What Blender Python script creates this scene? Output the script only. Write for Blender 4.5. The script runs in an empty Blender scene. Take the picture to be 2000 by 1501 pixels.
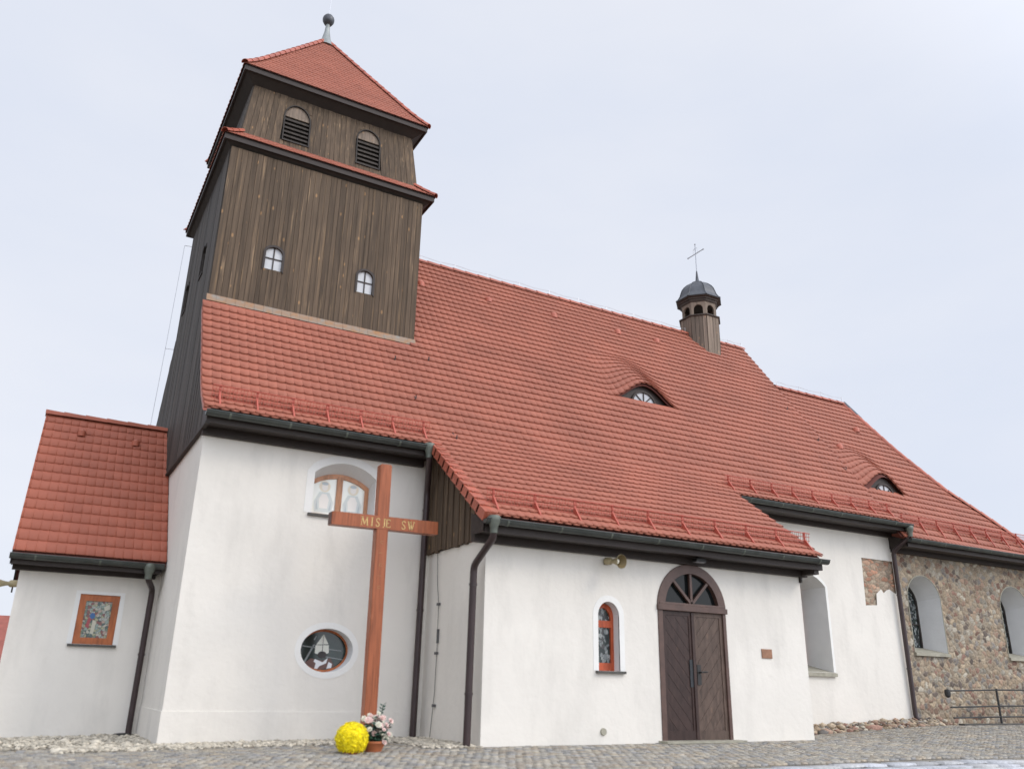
import bpy, bmesh, math, random
import numpy as np
from mathutils import Vector, Matrix
from mathutils.geometry import tessellate_polygon
random.seed(7); RNG = np.random.default_rng(11)
R = math.radians
scene = bpy.context.scene
col = scene.collection

# ------------------------------------------------------------------ camera
def cam_axes(yaw, pitch, roll):
    cy, sy, cp, sp = math.cos(yaw), math.sin(yaw), math.cos(pitch), math.sin(pitch)
    f = Vector((sy*cp, cy*cp, sp)); r = Vector((cy, -sy, 0)); u = r.cross(f)
    c, s = math.cos(roll), math.sin(roll)
    return f, r*c+u*s, u*c-r*s
f_, r_, u_ = cam_axes(R(28.992), R(19.929), R(1.178))
cd = bpy.data.cameras.new('camera'); cam = bpy.data.objects.new('camera', cd); col.objects.link(cam)
cam.matrix_world = Matrix(((r_.x, u_.x, -f_.x, 0), (r_.y, u_.y, -f_.y, 0), (r_.z, u_.z, -f_.z, 0), (0, 0, 0, 1)))
cd.sensor_width = 36; cd.lens = 36*1629.09/2000; cd.clip_start = .05; cd.clip_end = 3000
cd.dof.use_dof = True; cd.dof.focus_distance = 22; cd.dof.aperture_fstop = .75
scene.camera = cam
scene.view_settings.view_transform = 'Standard'; scene.view_settings.look = 'None'
scene.view_settings.exposure = 0.42; scene.view_settings.gamma = 1

# ------------------------------------------------------------------ light
sun_dir = Vector((.62, -.74, .72)).normalized()          # towards the veiled sun
SUN_EL = math.asin(sun_dir.z); SUN_AZ = math.atan2(sun_dir.x, sun_dir.y)
w = bpy.data.worlds.new('World'); scene.world = w; w.use_nodes = True
nt = w.node_tree; N = nt.nodes; L = nt.links
bg = N['Background']; bg.inputs[1].default_value = 0.1
sky = N.new('ShaderNodeTexSky'); sky.sky_type = 'NISHITA'; sky.sun_disc = False
sky.sun_elevation = SUN_EL; sky.sun_rotation = SUN_AZ
tc = N.new('ShaderNodeTexCoord'); mp = N.new('ShaderNodeMapping'); mp.inputs['Scale'].default_value = (1, 1, 2.6)
n1 = N.new('ShaderNodeTexNoise'); n1.inputs['Scale'].default_value = 1.7; n1.inputs['Detail'].default_value = 5; n1.inputs['Roughness'].default_value = .55
cr = N.new('ShaderNodeValToRGB'); cr.color_ramp.elements[0].position = .32; cr.color_ramp.elements[1].position = .68
cr.color_ramp.elements[0].color = (5.75, 6.12, 7.0, 1); cr.color_ramp.elements[1].color = (6.4, 6.6, 7.2, 1)
mx = N.new('ShaderNodeMixRGB'); mx.inputs[0].default_value = .93
L.new(tc.outputs['Generated'], mp.inputs[0]); L.new(mp.outputs[0], n1.inputs[0]); L.new(n1.outputs[0], cr.inputs[0])
L.new(sky.outputs[0], mx.inputs[1]); L.new(cr.outputs[0], mx.inputs[2])
dt = N.new('ShaderNodeVectorMath'); dt.operation = 'DOT_PRODUCT'; dt.inputs[1].default_value = Vector((.25, -.8, .55)).normalized()
gl = N.new('ShaderNodeMapRange'); gl.interpolation_type = 'SMOOTHSTEP'; gl.inputs[1].default_value = .12; gl.inputs[2].default_value = .95; gl.inputs[3].default_value = 1.; gl.inputs[4].default_value = 2.3
L.new(tc.outputs['Generated'], dt.inputs[0]); L.new(dt.outputs['Value'], gl.inputs[0])
mm = N.new('ShaderNodeVectorMath'); mm.operation = 'SCALE'; L.new(mx.outputs[0], mm.inputs[0]); L.new(gl.outputs[0], mm.inputs['Scale']); L.new(mm.outputs[0], bg.inputs[0])
sd = bpy.data.lights.new('sun', 'SUN'); sd.energy = .62; sd.angle = R(16); sd.color = (1, .90, .76)
so = bpy.data.objects.new('sun', sd); col.objects.link(so)
so.rotation_euler = sun_dir.to_track_quat('Z', 'Y').to_euler(); so.location = sun_dir*60

# ------------------------------------------------------------------ materials
def mat(name, base, rough=.7, var=0, vscale=3, bump=0, bscale=30, spec=.5, metal=0, island=0, stretch=(1, 1, 1), detail=5, var_col=None, coord='Object'):
    m = bpy.data.materials.new(name); m.use_nodes = True
    t = m.node_tree; n = t.nodes; l = t.links; b = n['Principled BSDF']
    b.inputs['Roughness'].default_value = rough; b.inputs['Metallic'].default_value = metal
    b.inputs['Specular IOR Level'].default_value = spec
    b.inputs['Base Color'].default_value = (*base, 1)
    out = None
    tcn = n.new('ShaderNodeTexCoord'); mpn = n.new('ShaderNodeMapping'); mpn.inputs['Scale'].default_value = stretch
    l.new(tcn.outputs[coord], mpn.inputs[0])
    rgb = n.new('ShaderNodeRGB'); rgb.outputs[0].default_value = (*base, 1); out = rgb.outputs[0]
    if var:
        no = n.new('ShaderNodeTexNoise'); no.inputs['Scale'].default_value = vscale; no.inputs['Detail'].default_value = detail
        l.new(mpn.outputs[0], no.inputs[0])
        ra = n.new('ShaderNodeValToRGB'); ra.color_ramp.elements[0].position = .3; ra.color_ramp.elements[1].position = .7
        vc = var_col or [c*(1-var) for c in base]
        ra.color_ramp.elements[0].color = (*vc, 1); ra.color_ramp.elements[1].color = (*[min(1, c*(1+var*.6)) for c in base], 1)
        l.new(no.outputs[0], ra.inputs[0]); out = ra.outputs[0]
    if island:
        g = n.new('ShaderNodeNewGeometry'); h = n.new('ShaderNodeHueSaturation')
        ma = n.new('ShaderNodeMapRange'); ma.inputs[3].default_value = 1-island; ma.inputs[4].default_value = 1+island
        l.new(g.outputs['Random Per Island'], ma.inputs[0]); l.new(ma.outputs[0], h.inputs['Value']); l.new(out, h.inputs['Color']); out = h.outputs[0]
    l.new(out, b.inputs['Base Color'])
    if bump:
        nb = n.new('ShaderNodeTexNoise'); nb.inputs['Scale'].default_value = bscale; nb.inputs['Detail'].default_value = 6
        l.new(mpn.outputs[0], nb.inputs[0])
        bp = n.new('ShaderNodeBump'); bp.inputs['Strength'].default_value = bump; bp.inputs['Distance'].default_value = .02
        l.new(nb.outputs[0], bp.inputs['Height']); l.new(bp.outputs[0], b.inputs['Normal'])
    m['_out'] = 1
    return m

def plaster_mat(name, base, stain):
    m = mat(name, base, .9, .06, .7, .35, 9, spec=.2, detail=8)
    t = m.node_tree; n = t.nodes; l = t.links; b = n['Principled BSDF']
    src = b.inputs['Base Color'].links[0].from_socket
    tcn = n.new('ShaderNodeTexCoord'); mpn = n.new('ShaderNodeMapping'); mpn.inputs['Scale'].default_value = (.9, .9, .28)
    no = n.new('ShaderNodeTexNoise'); no.inputs['Scale'].default_value = 2.2; no.inputs['Detail'].default_value = 9; no.inputs['Roughness'].default_value = .62
    l.new(tcn.outputs['Object'], mpn.inputs[0]); l.new(mpn.outputs[0], no.inputs[0])
    ra = n.new('ShaderNodeValToRGB'); ra.color_ramp.elements[0].position = .5; ra.color_ramp.elements[1].position = .72
    ra.color_ramp.elements[0].color = (0, 0, 0, 1); ra.color_ramp.elements[1].color = (.75, .75, .75, 1)
    l.new(no.outputs[0], ra.inputs[0])
    mix = n.new('ShaderNodeMixRGB'); mix.inputs[2].default_value = (*stain, 1)
    l.new(ra.outputs[0], mix.inputs[0]); l.new(src, mix.inputs[1]); l.new(mix.outputs[0], b.inputs['Base Color'])
    return m

def wood_mat(name, base, light, rough=.75, amount=.5, axis_stretch=(14, 14, .55), island=.28, streak=0):
    m = bpy.data.materials.new(name); m.use_nodes = True
    t = m.node_tree; n = t.nodes; l = t.links; b = n['Principled BSDF']
    b.inputs['Roughness'].default_value = rough; b.inputs['Specular IOR Level'].default_value = .3
    tcn = n.new('ShaderNodeTexCoord'); g = n.new('ShaderNodeNewGeometry')
    # every board gets its own stretch of grain
    off = n.new('ShaderNodeVectorMath'); off.operation = 'ADD'
    sc = n.new('ShaderNodeMath'); sc.operation = 'MULTIPLY'; sc.inputs[1].default_value = 37
    l.new(g.outputs['Random Per Island'], sc.inputs[0]); l.new(tcn.outputs['Object'], off.inputs[0]); l.new(sc.outputs[0], off.inputs[1])
    mpn = n.new('ShaderNodeMapping'); mpn.inputs['Scale'].default_value = axis_stretch; l.new(off.outputs[0], mpn.inputs[0])
    no = n.new('ShaderNodeTexNoise'); no.inputs['Scale'].default_value = 1.6; no.inputs['Detail'].default_value = 7; no.inputs['Roughness'].default_value = .62
    l.new(mpn.outputs[0], no.inputs[0])
    ra = n.new('ShaderNodeValToRGB'); e = ra.color_ramp.elements
    e[0].position = .28; e[0].color = (*[c*.6 for c in base], 1); e[1].position = .58; e[1].color = (*[c*1.15 for c in base], 1)
    e2 = e.new(.76); e2.color = (*[base[i]*(1-amount)+light[i]*amount for i in range(3)], 1)
    l.new(no.outputs[0], ra.inputs[0])
    # bare knots and chips
    mp2 = n.new('ShaderNodeMapping'); mp2.inputs['Scale'].default_value = (7, 7, 3.2); l.new(off.outputs[0], mp2.inputs[0])
    vo = n.new('ShaderNodeTexVoronoi'); vo.inputs['Scale'].default_value = .75; l.new(mp2.outputs[0], vo.inputs[0])
    rk = n.new('ShaderNodeValToRGB'); rk.color_ramp.elements[0].position = .085; rk.color_ramp.elements[0].color = (1, 1, 1, 1)
    rk.color_ramp.elements[1].position = .13; rk.color_ramp.elements[1].color = (0, 0, 0, 1)
    l.new(vo.outputs['Distance'], rk.inputs[0])
    km = n.new('ShaderNodeMath'); km.operation = 'MULTIPLY'; km.inputs[1].default_value = amount*1.3; km.use_clamp = True; l.new(rk.outputs[0], km.inputs[0])
    mix = n.new('ShaderNodeMixRGB'); mix.inputs[2].default_value = (light[0]*1.0, light[1]*.9, light[2]*.85, 1)
    l.new(km.outputs[0], mix.inputs[0]); l.new(ra.outputs[0], mix.inputs[1])
    if streak:
        mp3 = n.new('ShaderNodeMapping'); mp3.inputs['Scale'].default_value = (24, 24, .8); l.new(off.outputs[0], mp3.inputs[0])
        n3 = n.new('ShaderNodeTexNoise'); n3.inputs['Scale'].default_value = 1.1; n3.inputs['Detail'].default_value = 4; l.new(mp3.outputs[0], n3.inputs[0])
        r3 = n.new('ShaderNodeMapRange'); r3.inputs[1].default_value = .64; r3.inputs[2].default_value = .72; r3.inputs[3].default_value = 0; r3.inputs[4].default_value = streak; l.new(n3.outputs[0], r3.inputs[0])
        m3 = n.new('ShaderNodeMixRGB'); m3.inputs[2].default_value = (.36, .25, .15, 1); l.new(r3.outputs[0], m3.inputs[0]); l.new(mix.outputs[0], m3.inputs[1]); mix = m3
    h = n.new('ShaderNodeHueSaturation'); ma = n.new('ShaderNodeMapRange'); ma.inputs[3].default_value = 1-island; ma.inputs[4].default_value = 1+island
    l.new(g.outputs['Random Per Island'], ma.inputs[0]); l.new(ma.outputs[0], h.inputs['Value']); l.new(mix.outputs[0], h.inputs['Color'])
    l.new(h.outputs[0], b.inputs['Base Color'])
    bp = n.new('ShaderNodeBump'); bp.inputs['Strength'].default_value = .35; bp.inputs['Distance'].default_value = .01
    l.new(no.outputs[0], bp.inputs['Height']); l.new(bp.outputs[0], b.inputs['Normal'])
    return m

def cells_mat(name, cols, scale, rough=.25, stretch=(1, 1, 1)):
    """stained glass: cells of colour between dark lead lines"""
    m = bpy.data.materials.new(name); m.use_nodes = True
    t = m.node_tree; n = t.nodes; l = t.links; b = n['Principled BSDF']; b.inputs['Roughness'].default_value = rough
    tcn = n.new('ShaderNodeTexCoord'); mpn = n.new('ShaderNodeMapping'); mpn.inputs['Scale'].default_value = stretch; l.new(tcn.outputs['Object'], mpn.inputs[0])
    v = n.new('ShaderNodeTexVoronoi'); v.inputs['Scale'].default_value = scale; l.new(mpn.outputs[0], v.inputs[0])
    sx = n.new('ShaderNodeSeparateColor'); l.new(v.outputs['Color'], sx.inputs[0])
    ra = n.new('ShaderNodeValToRGB'); ra.color_ramp.interpolation = 'CONSTANT'; e = ra.color_ramp.elements
    e[0].position = 0; e[0].color = (*cols[0], 1); e[1].position = 1/len(cols); e[1].color = (*cols[1], 1)
    for i, c in enumerate(cols[2:], 2): q = e.new(i/len(cols)); q.color = (*c, 1)
    l.new(sx.outputs[0], ra.inputs[0])
    v2 = n.new('ShaderNodeTexVoronoi'); v2.feature = 'DISTANCE_TO_EDGE'; v2.inputs['Scale'].default_value = scale; l.new(mpn.outputs[0], v2.inputs[0])
    lt = n.new('ShaderNodeMath'); lt.operation = 'LESS_THAN'; lt.inputs[1].default_value = .035; l.new(v2.outputs[0], lt.inputs[0])
    mix = n.new('ShaderNodeMixRGB'); mix.inputs[2].default_value = (.02, .02, .02, 1); l.new(lt.outputs[0], mix.inputs[0]); l.new(ra.outputs[0], mix.inputs[1])
    l.new(mix.outputs[0], b.inputs['Base Color'])
    return m

def attr_mat(name, rough=.85, bump=.4, bscale=40):
    m = mat(name, (.3, .3, .3), rough, bump=bump, bscale=bscale, spec=.25)
    n = m.node_tree.nodes; l = m.node_tree.links; b = n['Principled BSDF']
    a = n.new('ShaderNodeAttribute'); a.attribute_name = 'stone_colour'
    no = n.new('ShaderNodeTexNoise'); no.inputs['Scale'].default_value = 25; no.inputs['Detail'].default_value = 6
    tcn = n.new('ShaderNodeTexCoord'); l.new(tcn.outputs['Object'], no.inputs[0])
    ma = n.new('ShaderNodeMapRange'); ma.inputs[1].default_value = .3; ma.inputs[2].default_value = .7; ma.inputs[3].default_value = .72; ma.inputs[4].default_value = 1.22; l.new(no.outputs[0], ma.inputs[0])
    h = n.new('ShaderNodeHueSaturation'); l.new(a.outputs[0], h.inputs['Color']); l.new(ma.outputs[0], h.inputs['Value'])
    l.new(h.outputs[0], b.inputs['Base Color'])
    return m

M = {
 'plaster': plaster_mat('plaster', (.775, .74, .675), (.655, .625, .57)),
 'white': mat('white_paint', (.81, .80, .765), .85, .04, 3, .2, 20, spec=.2),
 'reveal': mat('limewash', (.72, .72, .71), .9, .05, 3, .2, 20, spec=.2),
 'tile': mat('roof_tile', (.365, .115, .07), .55, .14, .9, .12, 60, spec=.38, island=.045),
 'ridge': mat('ridge_tile', (.42, .11, .065), .45, .15, 4, .2, 50, island=.12),
 'annex_tile': mat('annex_tile', (.385, .115, .068), .55, .1, 2, .15, 60, spec=.35, island=.05),
 'deck': mat('roof_deck', (.12, .035, .025), .9),
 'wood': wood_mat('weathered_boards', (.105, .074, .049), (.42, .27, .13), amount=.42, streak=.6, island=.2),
 'wood_dark': wood_mat('dark_boards', (.062, .053, .046), (.2, .14, .08), amount=.25),  # darker board copy, west side shade put into the colour; slats share it
 'eave': mat('eave_boards', (.028, .022, .018), .7, .2, 6, .2, 40),
 'eave_brown': mat('eave_fascia', (.03, .02, .016), .6, .25, 5, .2, 40, stretch=(.3, 5, 8)),
 'gutter': mat('gutter_zinc', (.065, .072, .066), .38, .3, 5, 0, metal=.35),
 'hopper': mat('hopper_zinc', (.13, .145, .12), .45, .25, 8, metal=.3),
 'pipe': mat('downpipe_brown', (.045, .028, .028), .35, .2, 5, metal=.1),
 'guard': mat('snow_guard_red', (.46, .10, .065), .5),
 'frame': wood_mat('window_frame_wood', (.40, .12, .04), (.5, .2, .08), rough=.4, amount=.25, axis_stretch=(9, 9, 2), island=.08),
 'frame_red': wood_mat('red_brown_frame', (.42, .085, .035), (.5, .16, .07), rough=.4, amount=.2, axis_stretch=(9, 9, 2), island=.05),
 'frame_pale': wood_mat('pale_frame_wood', (.50, .25, .14), (.58, .32, .2), rough=.4, amount=.25, axis_stretch=(9, 9, 2), island=.06),
 'cross': wood_mat('cross_wood', (.33, .10, .042), (.42, .16, .08), rough=.38, amount=.3, axis_stretch=(22, 22, 1.3), island=.05),
 'cross_end': mat('cross_end_grain', (.10, .04, .03), .6, .3, 20),
 'gold': mat('gold_leaf', (.62, .44, .16), .35, .15, 30),
 'gold_worn': mat('worn_gold', (.40, .19, .07), .5, .25, 30),
 'door': wood_mat('door_boards', (.045, .026, .022), (.09, .06, .045), rough=.42, amount=.4, axis_stretch=(12, 12, 3), island=.12),
 'door_sheen': wood_mat('sheen_door_boards', (.10, .068, .053), (.17, .12, .09), rough=.5, amount=.45, axis_stretch=(12, 12, 3), island=.12),  # paler copy of the door boards, reflected light put into the colour
 'door_frame': mat('door_frame', (.10, .055, .042), .45, .25, 6, .15, 30),
 'glass_dark': mat('dark_glass', (.010, .012, .012), .08, spec=.22),
 'glass_green': mat('dark_green_glass', (.014, .03, .027), .12, .3, 8, spec=.5),
 'glass_white': mat('milky_pane', (.92, .94, .86), .06, .03, 4, spec=.9),
 'tower_pane': mat('tower_pane', (.55, .56, .57), .3, .08, 4),
 'push_plate': mat('push_plate', (.035, .04, .045), .5, .3, 12, metal=.3),
 'pane_grey': mat('grey_pane', (.50, .51, .53), .2, .15, 6),
 'lead': mat('dome_lead', (.085, .09, .10), .42, .3, 4, .15, 12, metal=.35),
 'zinc': mat('pale_zinc', (.30, .32, .31), .45, .25, 9, metal=.5),
 'flash': mat('lead_flashing', (.17, .16, .14), .6, .7, 7, .3, 15, var_col=(.33, .16, .06)),
 'turret_wood': wood_mat('turret_boards', (.20, .155, .12), (.36, .26, .17), amount=.5),
 'turret_dark': mat('turret_trim', (.07, .055, .045), .7, .3, 8),
 'iron': mat('black_iron', (.02, .02, .02), .5, .3, 20),
 'cable_grey': mat('cable_grey', (.10, .10, .10), .6),
 'wire': mat('bright_wire', (.62, .63, .66), .4, metal=.6),
 'pale_metal': mat('pale_metal', (.42, .44, .48), .4, metal=.2),
 'horn': mat('horn_plastic', (.40, .33, .19), .45, .2, 10),
 'horn_dark': mat('horn_throat', (.20, .15, .07), .6),
 'plaque': mat('copper_plaque', (.30, .15, .085), .45, .25, 14, metal=.2),
 'sill': mat('slate_sill', (.075, .07, .062), .6, .2, 8),
 'sill_stone': mat('stone_sill', (.36, .34, .27), .85, .2, 8, .2, 30),
 'seam': mat('worn_seam', (.56, .54, .51), .9, .1, 6),
 'stone': attr_mat('rubble_stone'), 'sett': attr_mat('paving_sett', .95, .35, 60),
 'pebble': mat('gravel', (.52, .47, .38), .85, .2, 10, .3, 60, island=.38),
 'rubble_stone': mat('loose_rubble', (.29, .225, .165), .9, .25, 10, .3, 60, island=.35),
 'yellow': mat('yellow_petals', (.88, .74, .0), .6, .12, 9, island=.22),
 'leaf': mat('dark_leaf', (.022, .065, .038), .5, .3, 20, island=.35),
 'pink': mat('pink_petals', (.80, .60, .55), .6, .12, 20, island=.15),
 'cream': mat('cream_petals', (.74, .72, .60), .6, .1, 20, island=.12),
 'terracotta': mat('terracotta_pot', (.44, .14, .055), .65, .2, 12),
 'stain_cells': cells_mat('coloured_glass', [(.35, .36, .32), (.14, .2, .14), (.42, .40, .32), (.2, .07, .06), (.24, .3, .26), (.40, .30, .24), (.06, .10, .09), (.33, .33, .2)], 24),
 'stain_grey': cells_mat('grey_glass', [(.02, .03, .03), (.30, .32, .31), (.03, .045, .04), (.05, .05, .05), (.18, .2, .2)], 15, stretch=(1.4, 1, 1)),
 'house_roof': mat('far_roof', (.30, .09, .065), .7, .2, 4), 'house_wall': mat('far_render', (.55, .52, .46), .9, .1),
}
def flat(name, c, rough=.5): return M.setdefault(name, mat(name, c, rough))

# ------------------------------------------------------------------ object helpers
WORLD = {}
def empty(name, loc, label=None, cat=None, group=None):
    o = bpy.data.objects.new(name, None); col.objects.link(o); o.location = loc; o.empty_display_size = .3
    WORLD[o.name] = Vector(loc); tag(o, label, cat, group); return o
def tag(o, label=None, cat=None, group=None, kind=None):
    if label: o['label'] = label
    if cat: o['category'] = cat
    if group: o['group'] = group
    if kind: o['kind'] = kind
    return o
def link(name, me, material, parent=None, label=None, origin=None):
    o = bpy.data.objects.new(name, me); col.objects.link(o)
    if material is not None:
        me.materials.append(material if not isinstance(material, str) else M[material])
    if origin is not None:
        me.transform(Matrix.Translation(-Vector(origin))); o.location = origin
    WORLD[o.name] = Vector(origin or (0, 0, 0))
    if parent is not None:
        o.parent = parent; o.matrix_parent_inverse = Matrix.Translation(-WORLD[parent.name])
    if label: o['label'] = label
    return o
class MB:
    def __init__(s): s.v = []; s.f = []
    def add(s, vs, fs):
        b = len(s.v); s.v += [tuple(p) for p in vs]; s.f += [tuple(i+b for i in f) for f in fs]; return s
    def box(s, a, b):
        (x0, y0, z0), (x1, y1, z1) = a, b
        return s.add([(x0, y0, z0), (x1, y0, z0), (x1, y1, z0), (x0, y1, z0), (x0, y0, z1), (x1, y0, z1), (x1, y1, z1), (x0, y1, z1)],
                     [(0, 3, 2, 1), (4, 5, 6, 7), (0, 1, 5, 4), (1, 2, 6, 5), (2, 3, 7, 6), (3, 0, 4, 7)])
    def prism(s, loop, d):
        """loop of 3d points pushed along vector d"""
        n = len(loop); d = Vector(d); A = [Vector(p) for p in loop]
        vs = A+[p+d for p in A]
        tri = tessellate_polygon([A])
        fs = [tuple(t) for t in tri]+[tuple(n+i for i in reversed(t)) for t in tri]
        fs += [(i, i+n, (i+1) % n+n, (i+1) % n) for i in range(n)]
        return s.add(vs, fs)
    def ring(s, outer, inner, d):
        """band between two loops of equal length, pushed along d"""
        n = len(outer); d = Vector(d)
        vs = [Vector(p) for p in outer]+[Vector(p) for p in inner]; vs = vs+[p+d for p in vs]
        fs = []
        for i in range(n):
            j = (i+1) % n
            fs += [(i, j, n+j, n+i), (2*n+i, 3*n+i, 3*n+j, 2*n+j), (i, 2*n+i, 2*n+j, j), (n+i, n+j, 3*n+j, 3*n+i)]
        return s.add(vs, fs)
    def band(s, outer, inner, d):
        """open band (no closing segment)"""
        n = len(outer); d = Vector(d)
        vs = [Vector(p) for p in outer]+[Vector(p) for p in inner]; vs = vs+[p+d for p in vs]
        fs = []
        for i in range(n-1):
            j = i+1
            fs += [(i, j, n+j, n+i), (2*n+i, 3*n+i, 3*n+j, 2*n+j), (i, 2*n+i, 2*n+j, j), (n+i, n+j, 3*n+j, 3*n+i)]
        fs += [(0, n, 3*n, 2*n), (n-1, 3*n-1, 4*n-1, 2*n-1)]
        return s.add(vs, fs)
    def tube(s, pts, rad, seg=10, caps=True):
        pts = [Vector(p) for p in pts]; n = len(pts)
        rads = rad if isinstance(rad, (list, tuple)) else [rad]*n
        vs = []; prev = None
        for i, p in enumerate(pts):
            t = (pts[min(i+1, n-1)]-pts[max(i-1, 0)]).normalized()
            if prev is None:
                a = t.cross(Vector((0, 0, 1)) if abs(t.z) < .9 else Vector((1, 0, 0))).normalized()
            else:
                a = (prev-t*prev.dot(t)).normalized()
            prev = a; b = t.cross(a)
            vs += [p+(a*math.cos(2*math.pi*k/seg)+b*math.sin(2*math.pi*k/seg))*rads[i] for k in range(seg)]
        fs = [(i*seg+k, i*seg+(k+1) % seg, (i+1)*seg+(k+1) % seg, (i+1)*seg+k) for i in range(n-1) for k in range(seg)]
        if caps: fs += [tuple(reversed(range(seg))), tuple(range((n-1)*seg, n*seg))]
        return s.add(vs, fs)
    def lathe(s, c, prof, seg=16, rot=0):
        """prof of (radius, z) round a vertical axis through c"""
        n = len(prof); vs = []
        for r, z in prof: vs += [(c[0]+r*math.cos(rot+2*math.pi*k/seg), c[1]+r*math.sin(rot+2*math.pi*k/seg), c[2]+z) for k in range(seg)]
        fs = [(i*seg+k, i*seg+(k+1) % seg, (i+1)*seg+(k+1) % seg, (i+1)*seg+k) for i in range(n-1) for k in range(seg)]
        fs += [tuple(reversed(range(seg))), tuple(range((n-1)*seg, n*seg))]
        return s.add(vs, fs)
    def build(s, name, material, parent=None, label=None, smooth=False, origin=None, bevel=0):
        me = bpy.data.meshes.new(name); me.from_pydata(s.v, [], s.f)
        bm = bmesh.new(); bm.from_mesh(me); bmesh.ops.recalc_face_normals(bm, faces=bm.faces)
        bm.to_mesh(me); bm.free()
        if smooth:
            for p in me.polygons: p.use_smooth = True
            me.set_sharp_from_angle(angle=R(42))
        o = link(name, me, material, parent, label, origin)
        if bevel:
            b = o.modifiers.new('edge', 'BEVEL'); b.width = bevel; b.segments = 2; b.limit_method = 'ANGLE'
        return o
def np_mesh(name, verts, faces_flat, loop_start, loop_total, material, parent=None, label=None, smooth=False, colours=None):
    me = bpy.data.meshes.new(name)
    me.vertices.add(len(verts)); me.vertices.foreach_set('co', np.asarray(verts, np.float32).ravel())
    me.loops.add(len(faces_flat)); me.loops.foreach_set('vertex_index', np.asarray(faces_flat, np.int32))
    me.polygons.add(len(loop_start)); me.polygons.foreach_set('loop_start', np.asarray(loop_start, np.int32)); me.polygons.foreach_set('loop_total', np.asarray(loop_total, np.int32))
    if colours is not None:
        a = me.color_attributes.new('stone_colour', 'FLOAT_COLOR', 'POINT')
        c4 = np.ones((len(verts), 4), np.float32); c4[:, :3] = colours; a.data.foreach_set('color', c4.ravel())
    me.update(calc_edges=True); me.validate()
    if smooth: me.polygons.foreach_set('use_smooth', np.ones(len(loop_start), bool))
    return link(name, me, material, parent, label)

# ------------------------------------------------------------------ ground
def gb(x): return np.interp(x, [-12, -1, 1.94, 6, 12.7, 14.5, 18.6, 25, 40], [-1.1, -.93, -.87, -.81, -.785, -.80, -.63, -.61, -.6])
def ground(x, y):
    return gb(x)-.049*np.maximum(0, 11.3-np.asarray(y, float))-.09*np.clip(np.asarray(y, float)-24, 0, 25)
xs = np.unique(np.concatenate([np.linspace(-600, -20, 12), np.linspace(-20, 40, 61), np.linspace(40, 600, 12)]))
ys = np.unique(np.concatenate([np.linspace(-300, -5, 10), np.linspace(-5, 50, 56), np.linspace(50, 900, 12)]))
X, Y = np.meshgrid(xs, ys); Z = ground(X, np.maximum(Y, -4))-.03
b = MB(); b.v = list(zip(X.ravel(), Y.ravel(), Z.ravel())); nx = len(xs)
b.f = [(j*nx+i, j*nx+i+1, (j+1)*nx+i+1, (j+1)*nx+i) for j in range(len(ys)-1) for i in range(nx-1)]
gm = cells_mat('yard_ground', [(.25, .22, .175), (.28, .25, .20), (.21, .19, .16), (.26, .23, .185)], 14, .9)
tag(b.build('ground', gm, smooth=True), kind='structure')

def pavers(name, x0, x1, y0, y1, sx, sy, cols, jitter, gap, lift, material, mask=None):
    V = []; C = []
    rows = int((y1-y0)/sy)
    cx = []; cyy = []
    for r in range(rows):
        n = int((x1-x0)/sx)
        xx = x0+(np.arange(n)+.5+(r % 2)*.5)*sx+RNG.normal(0, jitter, n)
        yy = np.full(n, y0+(r+.5)*sy)+.25*np.sin(xx*.7+r*.1)*sy+RNG.normal(0, jitter*.6, n)
        cx.append(xx); cyy.append(yy)
    cx = np.concatenate(cx); cyy = np.concatenate(cyy)
    if mask is not None:
        k = mask(cx, cyy); cx = cx[k]; cyy = cyy[k]
    n = len(cx); zz = ground(cx, cyy)+lift+RNG.normal(0, .002, n)
    hx = (sx-gap)/2*(1+RNG.normal(0, .06, n)); hy = (sy-gap)/2*(1+RNG.normal(0, .06, n))
    q = np.array([(-1, -1), (1, -1), (1, 1), (-1, 1)], float)
    v = np.zeros((n, 8, 3))
    for k in range(4):
        jx = 1+RNG.normal(0, .07, n); jy = 1+RNG.normal(0, .07, n)
        v[:, k, 0] = cx+q[k, 0]*hx*jx; v[:, k, 1] = cyy+q[k, 1]*hy*jy; v[:, k, 2] = zz-.028
        v[:, k+4, 0] = cx+q[k, 0]*hx*jx*.92; v[:, k+4, 1] = cyy+q[k, 1]*hy*jy*.92; v[:, k+4, 2] = zz+RNG.normal(0, .0015, n)
    f = np.array([(4, 5, 6, 7), (0, 1, 5, 4), (1, 2, 6, 5), (2, 3, 7, 6), (3, 0, 4, 7)])
    F = (f[None]+np.arange(n)[:, None, None]*8).ravel(); nf = n*5
    cc = np.array(cols)[RNG.integers(0, len(cols), n)]*(1+RNG.normal(0, .09, n))[:, None]
    return np_mesh(name, v.reshape(-1, 3), F, np.arange(nf)*4, np.full(nf, 4), material, colours=np.repeat(np.clip(cc, .02, .8), 8, axis=0))
slab_mask = lambda x, y: ~((x > 7.0) & (y < 9.06) & (y > 6.6))
pv = pavers('pavement', -8, 27, 4.5, 13.9, .125, .115, [(.345, .325, .285), (.36, .33, .28), (.37, .345, .30), (.30, .285, .26), (.41, .37, .30), (.34, .295, .24), (.28, .275, .265), (.39, .335, .26)], 0.008, .010, .0, 'sett', slab_mask)
tag(pv, kind='structure')
tag(pavers('path', 7.1, 27, 6.65, 9.0, .52, .36, [(.52, .53, .56), (.46, .47, .49), (.50, .50, .50), (.42, .42, .42)], .03, .07, .006, 'sett'), kind='structure')

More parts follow.
